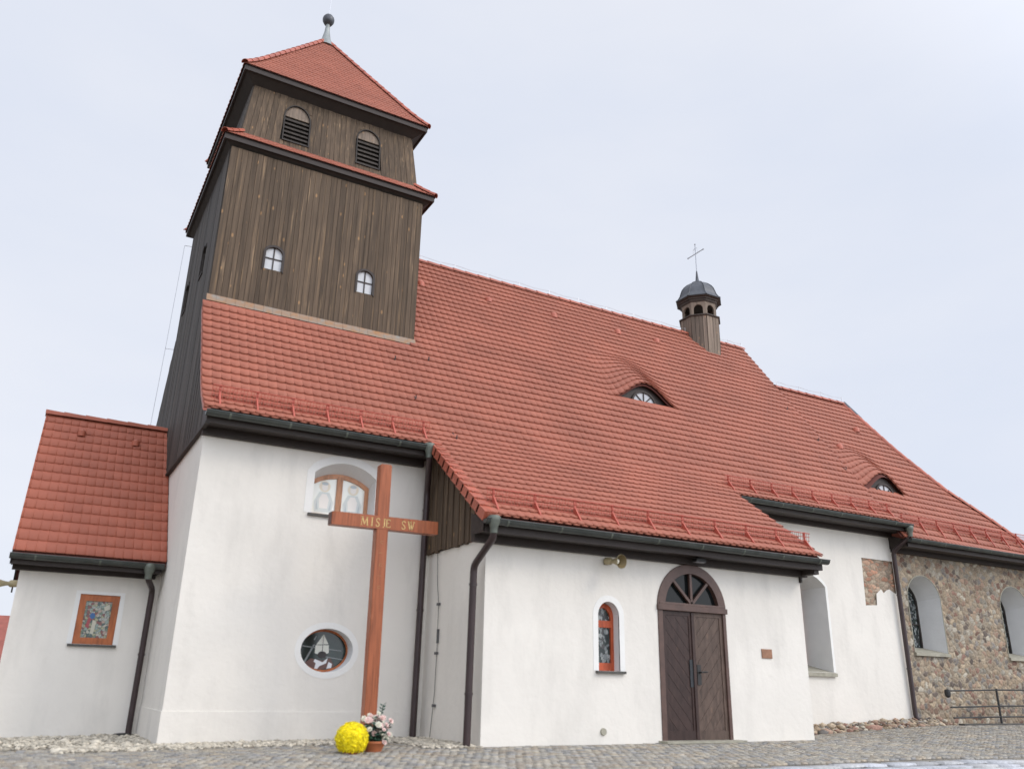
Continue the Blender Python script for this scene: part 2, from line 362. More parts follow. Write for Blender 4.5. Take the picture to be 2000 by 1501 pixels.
# ------------------------------------------------------------------ roof profile (one long south slope)
YR, ZR = 17.98, 10.219
def roofz(y):
    y = np.asarray(y, float); yb, zb, s1, s2, h = 13.74, 4.423, 1.367, .74, .3
    d = y-yb
    return np.where(d > h, zb+s1*d, np.where(d < -h, zb+s2*d, zb+(s1+s2)/2*d+(s1-s2)/(4*h)*(d*d+h*h)))
def chancelz(x, y):
    y = np.asarray(y, float); x = np.asarray(x, float)
    return 10.219-1.367*(17.98-y)-.11*np.clip((x-18.6)/4.8, 0, 1.3)*np.clip((16.8-y)/3.6, 0, 1)
def bump(x, y, d):
    xc, yf, wd, H, Ln = d
    t = np.clip(np.abs(x-xc)/wd, 0, 1)
    return H*.5*(1+np.cos(np.pi*t))*np.clip(1-(np.maximum(y, yf)-yf)/Ln, 0, 1)
DORM = [(12.22, 15.3, 1.10, .52, 1.2), (19.28, 14.15, 1.0, .52, 1.2)]
def in_bump_front(x, y, d):
    xc, yf, wd, H, Ln = d
    return (np.abs(x-xc) < wd*.86) & (y < yf)

def lay_tiles(name, P, courses, g, tw, xlo, xhi, keep, material, parent, label=None, thick=.013, lift=.023, arc=.020, flatend=False, phase=0., layers=None, stagger=.5):
    """P(a,s)->(pos,normal) arrays; every tile is a real plate with a rounded tail"""
    us = np.array([-1, -.5, 0, .5, 1.])
    la = np.concatenate([us*.497*tw, [.497*tw, -.497*tw]])
    ls = np.concatenate([arc*(us**2), [g*1.25, g*1.25]])
    if flatend: ls[:5] = 0
    A = []; S = []; H = []
    for k, (phase, lift_, ds) in [(k, l) for k in range(courses) for l in (layers or [(phase, lift, 0)])]:
        s = k*g+ds; lo, hi = xlo(s+g*.5), xhi(s+g*.5)
        if hi-lo < tw*.3: continue
        n0 = math.floor((lo-tw)/tw); n1 = math.ceil((hi+tw)/tw)
        a = (np.arange(n0, n1)+phase+stagger*(k % 2))*tw
        a = a[(a > lo-.49*tw) & (a < hi+.49*tw)]
        A.append(a); S.append(np.full(len(a), s)); H.append(np.full(len(a), lift_))
    A = np.concatenate(A); S = np.concatenate(S); H = np.concatenate(H)
    n = len(A)
    jit = RNG.normal(0, .0018, n); dz = RNG.normal(0, .0007, n)
    aa = A[:, None]+la[None]; ss = S[:, None]+ls[None]+jit[:, None]
    lo = np.array([xlo(s+g*.5) for s in S]); hi = np.array([xhi(s+g*.5) for s in S])
    aa = np.clip(aa, lo[:, None], hi[:, None])
    ok = (aa[:, 4]-aa[:, 0]) > .02
    ok &= keep(A, S)
    aa = aa[ok]; ss = ss[ok]; dz = dz[ok]; H = H[ok]; n = len(aa)
    lh = np.concatenate([np.repeat(H[:, None], 5, 1), np.repeat(H[:, None]*.35, 2, 1)], 1)
    p, nr = P(aa, ss)
    top = p+nr*(lh[:, :, None]+dz[:, None, None])
    low = p[:, :5]+nr[:, :5]*(H[:, None, None]-thick+dz[:, None, None])
    V = np.concatenate([top, low], 1)           # 12 verts
    base = np.arange(n)[:, None]*12
    f1 = (base+np.arange(7)[None])              # top
    q = np.array([[i, 7+i, 8+i, i+1] for i in range(4)]).ravel()
    side = np.array([0, 6, 7, 4, 11, 5])        # thin cheeks
    F = np.concatenate([f1, base+q[None], base+side[None]], 1).ravel()
    tot = np.tile([7, 4, 4, 4, 4, 3, 3], n); st = np.concatenate([[0], np.cumsum(tot)[:-1]])
    return np_mesh(name, V.reshape(-1, 3), F, st, tot, material, parent, label)

def profile_table(y0, y1, zf):
    y = np.linspace(y0, y1, 900); z = zf(y)
    s = np.concatenate([[0], np.cumsum(np.hypot(np.diff(y), np.diff(z)))])
    return y, z, s

# ------------------------------------------------------------------ the church
church = empty('church', (9, 15, -.8), 'white plastered church with red tiled roof, dark wooden bell tower and rubble stone chancel', 'church')
YP, YT, YN, YA, YW = 11.5, 13.663, 13.746, 16.18, 15.51
XT0, XP0, XP1, XN1 = 1.94, 5.974, 12.745, 18.66
EY0, EY1 = 10.987, 13.145

yt, zt, st_ = profile_table(EY0, YR, roofz)
S1 = np.interp(EY1, yt, st_); G = S1/round(S1/.23); CROWN = dict(layers=[(.5, .028, -.008), (0., .056, 0.)], stagger=0., arc=.026, thick=.021); NC = int(st_[-1]/G)+1
def y_of(s): return np.interp(s, st_, yt)
def nave_P(a, s):
    y = np.interp(s, st_, yt)+np.maximum(0, s-st_[-1])*.3; y0 = y
    d = DORM[0]
    inb = np.abs(a-d[0]) < d[2]
    cy = y.mean(axis=1, keepdims=True) if y.ndim == 2 else y
    y = np.where(inb & (cy > d[1]) & (y < d[1]-.1), d[1]-.1, y)
    z = roofz(y)+np.where(cy > d[1], bump(a, y, d), 0)
    sl = (roofz(y0+.01)-roofz(y0-.01))/.02
    nrm = np.stack([np.zeros_like(y), -sl, np.ones_like(y)], -1); nrm /= np.linalg.norm(nrm, axis=-1, keepdims=True)
    return np.stack([a, y, z], -1)+nrm*.03, nrm
XV0, XV1, XV2, XV3 = 1.80, 5.70, 12.82, 18.34
def nlo(s): return XV1 if y_of(s) < EY1 else XV0
def nhi(s): return XV2 if y_of(s) < EY1 else XV3
def nkeep(A, S):
    y = y_of(S+G*.3)
    return ~((A < 6.05) & (y > 15.42))
roof = lay_tiles('roof', nave_P, NC, G, .157, nlo, nhi, nkeep, 'tile', church, 'red beaver tail tiled roof sweeping over nave and porch', **CROWN)

# deck below the tiles + north slope
def deck(name, x0, x1, y0, y1, zf, parent, label=None, extra=None, nxs=2, nys=60):
    xx = np.linspace(x0, x1, nxs); yy = np.linspace(y0, y1, nys); b = MB()
    for y in yy:
        for x in xx: b.v.append((x, y, float(zf(x, y))))
    b.f = [(j*nxs+i, j*nxs+i+1, (j+1)*nxs+i+1, (j+1)*nxs+i) for j in range(nys-1) for i in range(nxs-1)]
    n = len(b.v); b.v += [(x, y, z-.05) for x, y, z in b.v]; b.f += [tuple(n+i for i in reversed(f)) for f in b.f]
    rim = [i for i in range(nxs)]+[j*nxs+nxs-1 for j in range(1, nys)]+[(nys-1)*nxs+i for i in range(nxs-2, -1, -1)]+[j*nxs for j in range(nys-2, 0, -1)]
    b.f += [(rim[i], rim[(i+1) % len(rim)], rim[(i+1) % len(rim)]+n, rim[i]+n) for i in range(len(rim))]
    return b.build(name, 'deck', parent, label)
zs_ = lambda x, y: roofz(y)-.005
def zs_b(x, y): return float(roofz(y))-.005+(float(bump(x, y, DORM[0])) if y >= DORM[0][1] else 0)
deck('roof_boarding', XV1+.02, XV2-.02, EY0+.03, EY1+.02, zs_, roof)
deck('roof_boarding', XV0+.03, 6.1, EY1+.05, 15.5, zs_, roof)
deck('roof_boarding', 6.1, 11.05, EY1+.05, YR, zs_, roof)
deck('roof_boarding', 11.05, 13.4, EY1+.051, DORM[0][1], zs_, roof)
deck('roof_boarding', 11.05, 13.4, DORM[0][1]+.001, YR, zs_b, roof, nxs=45, nys=90)
deck('roof_boarding', 13.4, XV3-.03, EY1+.05, YR, zs_, roof)
# north slope (mirror), plain tiled sheet
b = MB(); yy = [YR, 14.04, 13.74, 13.44, EY1]; pr = [(2*YR-y, float(roofz(y))+.04) for y in yy]
for x in (1.96, XV3): b.v += [(x, y, z) for y, z in pr]
b.f = [(i, i+1, 6+i, 5+i) for i in range(4)]
b.build('north_slope', 'tile', roof)

# chancel roof
HIP = [(21.34, 16.8), (21.59, 16.12), (21.83, 15.52), (22.55, 14.57), (23.43, 14.03), (24.05, 13.55), (24.55, 13.2)]
hy = np.array([p[1] for p in HIP])[::-1]; hx = np.array([p[0] for p in HIP])[::-1]
CE0 = 13.17
yc, zc, sc_ = profile_table(CE0, 16.8, lambda y: 10.219-1.367*(17.98-y))
def yc_of(s): return np.interp(s, sc_, yc)
def ch_P(a, s):
    y = np.interp(s, sc_, yc); d = DORM[1]
    cy = y.mean(axis=1, keepdims=True)
    y = np.where((np.abs(a-d[0]) < d[2]) & (cy > d[1]) & (y < d[1]-.1), d[1]-.1, y)
    z = chancelz(a, y)+np.where(cy > d[1], bump(a, y, d), 0)
    nrm = np.zeros(y.shape+(3,)); nrm[..., 1] = -.807; nrm[..., 2] = .590
    return np.stack([a, y, z], -1), nrm
croof = lay_tiles('roof', ch_P, int(sc_[-1]/G)+1, G, .157, lambda s: 18.36, lambda s: float(np.interp(yc_of(s), hy, hx)), lambda A, S: A > 0, 'tile', church,
                  'lower red tiled chancel roof with a hip at its east end', **CROWN)
def ch_deck(x, y): return float(chancelz(x, y))-.03+(float(bump(x, y, DORM[1])) if y >= DORM[1][1] else 0)
b = MB(); ny = 60; nxs = 60
for ya, yb_ in ((CE0+.03, DORM[1][1]-.001), (DORM[1][1], 16.8)):
    pts = [(x, y, ch_deck(x, y)) for y in np.linspace(ya, yb_, ny) for x in np.linspace(18.3, float(np.interp(y, hy, hx)), nxs)]
    b.add(pts, [(j*nxs+i, j*nxs+i+1, (j+1)*nxs+i+1, (j+1)*nxs+i) for j in range(ny-1) for i in range(nxs-1)])
b.build('roof_boarding', 'deck', croof)
b = MB()   # apse side and north slope of the chancel
hp = [(x, y, float(chancelz(x, y))) for x, y in HIP]
ap = [(21.34+(x-21.34)*1.9, 16.8+(16.8-y)*.0+.0, z) for x, y, z in hp]
b.v = hp+ap; b.f = [(i, i+1, 8+i, 7+i) for i in range(6)]
b.build('apse_slope', 'tile', croof)
b = MB(); b.add([(18.3, 16.8, 8.6), (21.34, 16.8, 8.6), (24.5, 20.4, 3.7), (18.3, 20.4, 3.7)], [(0, 1, 2, 3)]); b.add([(21.34, 16.8, 8.59), (27.3, 16.8, 3.68), (24.5, 20.4, 3.69)], [(0, 1, 2)])
b.build('north_slope', 'tile', croof)
# nave gable above the chancel
b = MB(); b.prism([(18.28, y, float(roofz(y))-.05) for y in np.linspace(13.2, YR, 30)]+[(18.28, 2*YR-y, float(roofz(y))-.05) for y in np.linspace(YR-.1, 13.2, 30)], (-.15, 0, 0))
b.build('gable_wall', 'wood_dark', church)

# ridge and hip caps: overlapping half round tiles
def caps(name, pts, rad, ln, material, parent, up=(0, 0, 1), taper=.82):
    b = MB(); pts = [Vector(p) for p in pts]
    segs = [(pts[i], pts[i+1]) for i in range(len(pts)-1)]
    tot = sum((q-p).length for p, q in segs); n = max(1, round(tot/ln)); step = tot/n
    def at(d):
        for p, q in segs:
            l = (q-p).length
            if d <= l+1e-6: return p+(q-p)*(d/l)
            d -= l
        return segs[-1][1]
    for k in range(n):
        p, q = at(k*step), at(min(tot, (k+1.18)*step)); t = (q-p).normalized()
        side = t.cross(Vector(up)).normalized(); u2 = side.cross(t).normalized()
        vs = []
        for c, rr in ((p, rad*taper), (q, rad)):
            for ro in (rr, rr-.014):
                vs += [c+side*math.cos(a)*ro+u2*(math.sin(a)*ro*.8-.02) for a in np.linspace(-.15, math.pi+.15, 9)]
        fs = []
        for i in range(8):
            fs += [(i, i+1, 19+i, 18+i), (18+i, 19+i, 28+i, 27+i), (i, 9+i, 10+i, i+1)]
        b.add(vs, fs)
    return b.build(name, material, parent, smooth=True)
caps('ridge_tiles', [(18.38, YR, ZR+.06), (5.6, YR, ZR+.06)], .12, .36, 'ridge', roof)
caps('ridge_tiles', [(21.4, 16.8, 8.64), (18.3, 16.8, 8.64)], .115, .36, 'ridge', croof)
caps('hip_tiles', [(x, y, z+.05) for x, y, z in hp][::-1], .11, .34, 'ridge', croof)
b = MB(); b.tube([(21.34, 16.8, 8.66), (21.42, 16.6, 8.37), (21.50, 16.38, 8.05)], .085, 10); b.build('hip_flashing', 'lead', croof, smooth=True)
# verge tiles on the west edge of the porch roof
b = MB()
for y in np.arange(EY0, EY1+.02, .19):
    y2 = y+.23; z0, z1 = float(roofz(y)), float(roofz(y2)); v = Vector((0, y2-y, z1-z0)); nn = Vector((0, -(z1-z0), y2-y)).normalized()
    p0 = Vector((XV1-.05, y, z0)); lp = []
    for lx in (0, .19):
        lp.append([p0+Vector((lx, 0, 0))+nn*.085, p0+Vector((lx, 0, 0))+v+nn*.06, p0+Vector((lx, 0, 0))+v-nn*.09, p0+Vector((lx, 0, 0))-nn*.07])
    b.add(lp[0]+lp[1], [(0, 1, 2, 3), (4, 7, 6, 5), (0, 4, 5, 1), (2, 6, 7, 3), (0, 3, 7, 4), (1, 5, 6, 2)])
b.build('verge_tiles', 'ridge', roof)
# tile vents and roof hooks
def on_roof(x, y, zf=roofz): return Vector((x, y, float(zf(y))+.06))
for x, y in ((6.9, 17.2), (8.8, 17.25), (10.8, 17.3), (12.9, 17.3), (14.3, 17.35)):
    b = MB(); p = on_roof(x, y); b.lathe((x, y-.03, p.z-.02), [(.10, -.05), (.10, .05), (.06, .10), (.02, .12)], 10); b.build('vent_tile', 'ridge', roof, smooth=True)
for x, y in ((5.55, 15.05), (6.35, 15.2), (5.75, 14.3), (6.3, 13.55), (6.2, 15.9), (17.9, 16.1), (18.1, 15.3), (18.2, 14.6)):
    p = on_roof(x, y); b = MB(); b.tube([p+Vector((0, .1, .12)), p+Vector((0, -.03, .0)), p+Vector((0, -.12, -.08)), p+Vector((0, -.13, .0))], .011, 6); b.build('roof_hook', 'iron', roof)
for x, y in ((18.9, 15.2), (20.6, 15.9)):
    b = MB(); z = float(chancelz(x, y)); b.lathe((x, y-.03, z+.04), [(.10, -.05), (.10, .05), (.06, .10), (.02, .12)], 10); b.build('vent_tile', 'ridge', croof, smooth=True)

# lightning wire along the ridges
b = MB()
def wire_run(p, q, n):
    p = Vector(p); q = Vector(q); pts = []
    for i in range(n*2+1):
        c = p.lerp(q, i/(n*2)); c.z += .12 if i % 2 == 0 else .085; pts.append(c)
        if i % 2 == 0: b.tube([c-Vector((0, 0, .14)), c+Vector((0, 0, .03))], .008, 5)
    b.tube(pts, .005, 5)
wire_run((6.2, YR, ZR+.12), (16.0, YR, ZR+.12), 10); wire_run((17.2, YR, ZR+.12), (18.3, YR, ZR+.12), 2); wire_run((18.45, 16.8, 8.72), (21.3, 16.8, 8.72), 3)
wp = [(1.72, 19.95, 10.1), (1.70, 20.1, 7.4), (1.68, 20.4, 4.9), (1.66, 20.6, 1.0)]
b.tube(wp, .0045, 5)
for p in wp[:3]: b.tube([p, (p[0]+.25, p[1]-.05, p[2])], .006, 5)
b.build('lightning_wire', 'wire', church)

# eyebrow dormers
def dormer(d, zf, parent):
    xc, yf, wd, H, Ln = d; yq = yf+.09
    xx = np.linspace(xc-wd*.93, xc+wd*.93, 41)
    lip = [(x, yq, float(zf(x, yf))-.04+float(bump(x, yf, d))) for x in xx]
    sil = [(x, yq, float(zf(x, yf))-.12) for x in xx[::-1]]
    b = MB(); b.prism(lip+sil, (0, .06, 0)); o = b.build('dormer', 'eave_brown', parent, 'small eyebrow dormer with a fan shaped window')
    zb = float(zf(xc, yf))+.0; rad = H*.55; rx = rad*1.15
    ang = np.linspace(0, math.pi, 22)
    def arc(k, y): return [(xc+rx*k*math.cos(a), y, zb+rad*k*math.sin(a)) for a in ang]
    MB().prism(arc(1, yq-.012), (0, .010, 0)).build('pane', 'pane_grey', o)
    b = MB(); b.band(arc(1.14, yq-.045), arc(.98, yq-.045), (0, .044, 0))
    for a in (R(45), R(90), R(135)):
        c = Vector((math.cos(a)*rx, 0, math.sin(a)*rad)); n = Vector((-math.sin(a), 0, math.cos(a)))*.014; p = Vector((xc, yq-.03, zb))
        b.prism([p+n, p-n, p+c-n, p+c+n], (0, .017, 0))
    b.build('frame', 'eave_brown', o)
    b = MB(); b.box((xc-wd*.8, yf-.04, zb-.045), (xc+wd*.8, yq-.002, zb-.012)); b.build('sill', 'zinc', o)
dormer(DORM[0], lambda x, y: roofz(y)+.03, church); dormer(DORM[1], lambda x, y: chancelz(x, y), church)

# ---------------------------------------------------------------- walls with openings
def arch_loop(x0, x1, zb, zs, rise, n=20):
    """opening outline (x,z): sill, jambs, arch of given rise above spring zs"""
    xc, hw = (x0+x1)/2, (x1-x0)/2
    if abs(rise-hw) < .02: pts = [(xc+hw*math.cos(a), zs+rise*math.sin(a)) for a in np.linspace(0, math.pi, n)]
    else:
        rr = (hw*hw+rise*rise)/(2*rise); t = math.asin(min(1, hw/rr)) if rise < hw else math.pi/2
        pts = [(xc+rr*math.sin(a), zs+rise-rr+rr*math.cos(a)) for a in np.linspace(t, -t, n)] if rise < hw else [(xc+hw*math.cos(a), zs+rise*math.sin(a)) for a in np.linspace(0, math.pi, n)]
    return [(x0, zb), (x1, zb)]+pts
def oval_loop(xc, zc, rx, rz, n=40): return [(xc+rx*math.cos(a), zc+rz*math.sin(a)) for a in np.linspace(0, 2*math.pi, n, endpoint=False)]
def rect_loop(x0, x1, z0, z1): return [(x0, z0), (x1, z0), (x1, z1), (x0, z1)]
def wall(name, y, outer, holes, parent, label, material='plaster', thick=.5, depths=None):
    loops = [[Vector((x, y, z)) for x, z in l] for l in [outer]+holes]
    tri = tessellate_polygon([[Vector((p.x, p.z, 0)) for p in l] for l in loops])
    b = MB(); allv = [p for l in loops for p in l]; b.add(allv, [tuple(t) for t in tri])
    return b.build(name, material, parent, label)
def reveal(loop, y, depth, parent, splay=1., material='reveal', inner=None):
    xc = sum(p[0] for p in loop)/len(loop); n = len(loop); b = MB()
    xs_ = [p[0] for p in loop]; xm = (min(xs_)+max(xs_))/2
    zm = loop[0][1]
    vs = [(x, y+.001, z) for x, z in loop]+[(xm+(x-xm)*splay, y+depth, z-(z-zm)*(1-splay)*.35) for x, z in loop]
    if inner: vs[n:] = [(x, y+depth, z) for x, z in inner]
    b.add(vs, [(i, n+i, n+(i+1) % n, (i+1) % n) for i in range(n)])
    return b.build('reveal', material, parent)
def surround(loop, y, wd, parent, skip_base=True, proud=.006):
    xs_ = [p[0] for p in loop]; zz = [p[1] for p in loop]; xc = (min(xs_)+max(xs_))/2; zc = (min(zz)+max(zz))/2; out = []
    n = len(loop)
    for i in range(n):
        p0, p1, p2 = loop[i-1], loop[i], loop[(i+1) % n]
        t = Vector((p2[0]-p0[0], p2[1]-p0[1])).normalized(); nn = Vector((t.y, -t.x)); k = wd
        if skip_base and i < 2: out.append((p1[0]+(-wd if i == 0 else wd), p1[1]))
        else: out.append((p1[0]+nn.x*k, p1[1]+nn.y*k))
    b = MB()
    O = [(x, y-proud, z) for x, z in out]; I = [(x, y-proud, z) for x, z in loop]
    if skip_base: b.band(O[1:]+O[:1], I[1:]+I[:1], (0, proud+.02, 0))
    else: b.ring(O, I, (0, proud+.02, 0))
    return b.build('surround', 'white', parent)
def scale_loop(loop, d):
    xs_ = [p[0] for p in loop]; zz = [p[1] for p in loop]; cx = (min(xs_)+max(xs_))/2; cz = (min(zz)+max(zz))/2
    kx = 1-2*d/(max(xs_)-min(xs_)); kz = 1-2*d/(max(zz)-min(zz))
    return [(cx+(x-cx)*kx, cz+(z-cz)*kz) for x, z in loop]
def at_y(loop, y): return [(x, y, z) for x, z in loop]
def window(loop, y, depth, fw, fmat, pmat, parent, label, bars=(), fd=.06):
    """frame set at depth behind the wall face; pane, bars"""
    yf = y+depth; inner = scale_loop(loop, fw); big = scale_loop(loop, -.02); b = MB()
    b.ring(at_y(big, yf), at_y(inner, yf), (0, fd, 0))
    for pts in bars: b.prism([(x, yf-.004, z) for x, z in pts], (0, fd*.8, 0))
    o = b.build('window', fmat, parent, label)
    MB().prism(at_y(scale_loop(loop, fw-.012), yf+fd*.55), (0, .01, 0)).build('pane', pmat, o)
    return o
def glaze(o, y, shapes, zk=(0., 1.)):
    """coloured pieces of leaded glass standing 2 mm proud of the pane"""
    for i, (mname, c, polys) in enumerate(shapes):
        polys = [[(x, zk[0]+(z-zk[0])*zk[1]) for x, z in p] for p in polys]
        for p in polys: MB().prism([(x, y-.002-.0012*i, z) for x, z in p], (0, .0012, 0)).build('glass_piece', flat(mname, c, .35), o)
def ell(cx, cz, rx, rz, a0=0, a1=360, n=20): return [(cx+rx*math.cos(R(a)), cz+rz*math.sin(R(a))) for a in np.linspace(a0, a1, n, endpoint=(a1-a0) < 360)]

# openings
TW = arch_loop(3.80, 4.89, 2.665, 3.36, .21)
OV = oval_loop(4.285, .50, .43, .335)
PW = arch_loop(8.05, 8.47, .275, 1.12, .23)
DR = arch_loop(9.29, 10.775, -.80, 1.33, .742)
AW = rect_loop(.725, 1.345, .54, 1.345)
NW = arch_loop(14.62, 16.05, .452, 2.33, .30)
SW1 = arch_loop(18.98, 20.25, .985, 2.36, .5); SW2 = arch_loop(22.80, 24.07, .985, 2.36, .5)
PATCH = [(17.44, 3.13), (17.42, 2.6), (17.40, 2.0), (17.80, 2.03), (17.83, 2.3), (18.02, 2.42), (18.1, 2.33), (18.2, 2.40), (18.32, 2.44), (18.5, 2.36), (18.57, 2.34), (18.57, 3.13)]
NBASE = [(12.745, -.62), (13.4, -.60), (14.0, -.66), (14.6, -.62), (15.3, -.655), (15.8, -.70), (16.2, -.735), (16.7, -.69), (17.1, -.68), (17.5, -.60), (17.9, -.545), (18.3, -.52), (18.66, -.55)]

tw_ = wall('wall', YT, [(XT0, -1.1), (XP0+.05, -1.1), (XP0+.05, 3.9), (XT0, 3.9)], [TW, OV], church, 'white plastered base wall of the tower')
reveal(TW, YT, .33, tw_, inner=arch_loop(3.815, 4.875, 2.66, 3.25, .18)); reveal(OV, YT, .24, tw_, .95)
surround(TW, YT, .13, tw_); surround(OV, YT, .095, tw_, False)
b = MB(); b.add([(XT0, YT, -1.1), (XT0, 22.3, -1.1), (XT0, 22.3, 3.86), (XT0, YT, 3.86)], [(0, 1, 2, 3)]); b.build('side_wall', 'plaster', tw_, 'shaded west side wall of the tower base')
b = MB(); b.box((XT0-.014, YT-.014, -1.1), (XP0-.01, YT+.05, -.42)); b.box((XT0-.0145, YT+.05, -1.1), (XT0+.05, 16.2, -.42)); b.build('plinth', 'plaster', tw_)
pw_ = wall('wall', YP, [(XP0, -1.1), (XP1, -1.1), (XP1, 2.3), (XP0, 2.3)], [PW, [(x, max(z, -1.0)) for x, z in DR]], church, 'white plastered porch wall with door and narrow window')
reveal(PW, YP, .22, pw_); surround(PW, YP, .10, pw_)
rv = MB(); n = len(DR); rv.add([(x, YP+.001, z) for x, z in DR]+[(x, YP+.35, z) for x, z in DR], [(i, n+i, n+(i+1) % n, (i+1) % n) for i in range(n)]); rv.build('reveal', 'door_frame', pw_)
b = MB(); b.add([(XP0, YP, -1.1), (XP0, YT, -1.1), (XP0, YT, 2.16), (XP0, YP, 2.16)], [(0, 1, 2, 3)]); b.build('side_wall', 'plaster', pw_, 'shaded west side wall of the porch')
b = MB(); b.add([(XP1, YP, -1.1), (XP1, YN, -1.1), (XP1, YN, 4.0), (XP1, YP, 2.3)], [(0, 1, 2, 3)]); b.build('side_wall', 'plaster', pw_)
nw_ = wall('wall', YN, NBASE+[(XN1, 3.9), (12.745, 3.9)], [NW, PATCH], church, 'white plastered nave wall with a bare brick patch')
reveal(NW, YN, .75, nw_, .97); surround(NW, YN, .07, nw_)
# far sides that close the building
b = MB()
b.add([(XT0, 22.3, -2), (XN1, 22.3, -2), (XN1, 22.3, 4), (XT0, 22.3, 4)], [(0, 1, 2, 3)]); b.add([(18.3, 20.0, -2), (26, 20.0, -2), (26, 20.0, 3.8), (18.3, 20.0, 3.8)], [(0, 1, 2, 3)])
b.add([(26, 20.0, -2), (26, 13.8, -2), (26, 13.8, 3.6), (26, 20.0, 3.6)], [(0, 1, 2, 3)])
b.build('rear_wall', 'plaster', church)

# rubble masonry: a real relief of field stones
PAL = np.array([(.38, .30, .21), (.30, .235, .17), (.40, .33, .24), (.34, .26, .18), (.28, .19, .14), (.33, .23, .165), (.22, .20, .18), (.40, .36, .29), (.30, .25, .19), (.16, .13, .11), (.36, .29, .21), (.25, .15, .115), (.31, .28, .23)])
MORTAR = np.array((.31, .26, .195))
def rubble(name, y, x0, x1, z0, z1, res, size, inside, parent, label, relief=.022, pal=PAL, aspect=1.25):
    xs = np.arange(x0, x1+res, res); zs = np.arange(z0, z1+res, res); nx, nz = len(xs), len(zs)
    gx = np.arange(x0-.3, x1+.3, size*aspect); gz = np.arange(z0-.3, z1+.3, size)
    sx, sz = np.meshgrid(gx, gz); sx = sx+((np.arange(len(gz)) % 2)*size*aspect*.5)[:, None]
    sx = sx+RNG.uniform(-.42, .42, sx.shape)*size*aspect; sz = sz+RNG.uniform(-.42, .42, sz.shape)*size
    seeds = np.stack([sx.ravel()/aspect, sz.ravel()], 1); ns = len(seeds)
    small = RNG.random(ns) < .25; wgt = np.where(small, .25*size, 0)+RNG.uniform(0, .12, ns)*size
    colr = pal[RNG.integers(0, len(pal), ns)]*RNG.uniform(.72, 1.28, ns)[:, None]; hgt = RNG.uniform(.5, 1.15, ns); tilt = RNG.normal(0, .35, (ns, 2))
    P = np.stack(np.meshgrid(xs/aspect, zs), -1).reshape(-1, 2)
    P2 = P+np.stack([np.sin(P[:, 1]*31+P[:, 0]*9)*.014+np.sin(P[:, 0]*83+P[:, 1]*61)*.006, np.sin(P[:, 0]*27+P[:, 1]*13)*.014+np.sin(P[:, 1]*77-P[:, 0]*49)*.006], 1)
    d1 = np.empty(len(P)); d2 = np.empty(len(P)); ix = np.empty(len(P), int)
    for a in range(0, len(P), 2500):
        q = P2[a:a+2500]; lo = q.min(0)-.6; hi = q.max(0)+.6
        c = np.where((seeds[:, 0] > lo[0]) & (seeds[:, 0] < hi[0]) & (seeds[:, 1] > lo[1]) & (seeds[:, 1] < hi[1]))[0]
        D = np.sqrt(((q[:, None]-seeds[c][None])**2).sum(-1))+wgt[c][None]
        o = np.argpartition(D, 1, axis=1)[:, :2]; dd = np.take_along_axis(D, o, 1); k = dd.argsort(1)
        o = np.take_along_axis(o, k, 1); dd = np.take_along_axis(dd, k, 1)
        d1[a:a+2500] = dd[:, 0]; d2[a:a+2500] = dd[:, 1]; ix[a:a+2500] = c[o[:, 0]]
    e = (d2-d1)/size; body = np.clip((e-.10)/.2, 0, 1); body = body*body*(3-2*body)
    loc = (P-seeds[ix]); h = relief*(body*hgt[ix]+.25*body*(loc*tilt[ix]).sum(1)/size)+RNG.normal(0, .0012, len(P))
    mixc = np.clip((e-.11)/.07, 0, 1)[:, None]
    C = colr[ix]*mixc+MORTAR*(1-mixc)*(1+RNG.normal(0, .05, len(P))[:, None])
    gxx, gzz = np.meshgrid(xs, zs); V = np.stack([gxx.ravel(), y-h, gzz.ravel()], 1)
    i, j = np.meshgrid(np.arange(nx-1), np.arange(nz-1)); i = i.ravel(); j = j.ravel()
    k = inside(xs[i]+res/2, zs[j]+res/2); i = i[k]; j = j[k]
    F = np.stack([j*nx+i, j*nx+i+1, (j+1)*nx+i+1, (j+1)*nx+i], 1).ravel(); nf = len(i)
    return np_mesh(name, V, F, np.arange(nf)*4, np.full(nf, 4), 'stone', parent, label, True, np.clip(C, .02, .8))
def in_arch(x, z, x0, x1, zb, zs, rise):
    xc, hw = (x0+x1)/2, (x1-x0)/2; rr = (hw*hw+rise*rise)/(2*rise)
    top = zs+rise-rr+np.sqrt(np.maximum(0, rr*rr-(x-xc)**2))
    return (x > x0) & (x < x1) & (z > zb) & (z < top)
def ch_inside(x, z): return ~(in_arch(x, z, 18.98, 20.25, .985, 2.36, .5) | in_arch(x, z, 22.80, 24.07, .985, 2.36, .5))
cw_ = rubble('wall', YN+.02, XN1-.02, 26.0, -1.1, 3.7, .02, .118, ch_inside, church, 'bare rubble stone wall of the chancel')
for l in (SW1, SW2):
    reveal(l, YN, .62, cw_, .86)
    xs_ = [p[0] for p in l]; b = MB(); b.ring([(x, YN-.012, z) for x, z in scale_loop(l, -.02)], [(x, YN-.012, z) for x, z in l], (0, .06, 0)); b.build('reveal_edge', 'sill_stone', cw_)
    b = MB(); zb = l[0][1]; xm0, xm1 = l[0][0], l[1][0]
    b.add([(xm0-.03, YN-.06, zb-.0), (xm1+.03, YN-.06, zb), (xm1-.05, YN+.6, zb+.16), (xm0+.05, YN+.6, zb+.16), (xm0-.03, YN-.06, zb-.07), (xm1+.03, YN-.06, zb-.07), (xm1-.05, YN+.6, zb-.07), (xm0+.05, YN+.6, zb-.07)],
          [(0, 1, 2, 3), (0, 4, 5, 1), (1, 5, 6, 2), (0, 3, 7, 4), (4, 7, 6, 5)]); b.build('sill', 'sill_stone', cw_)
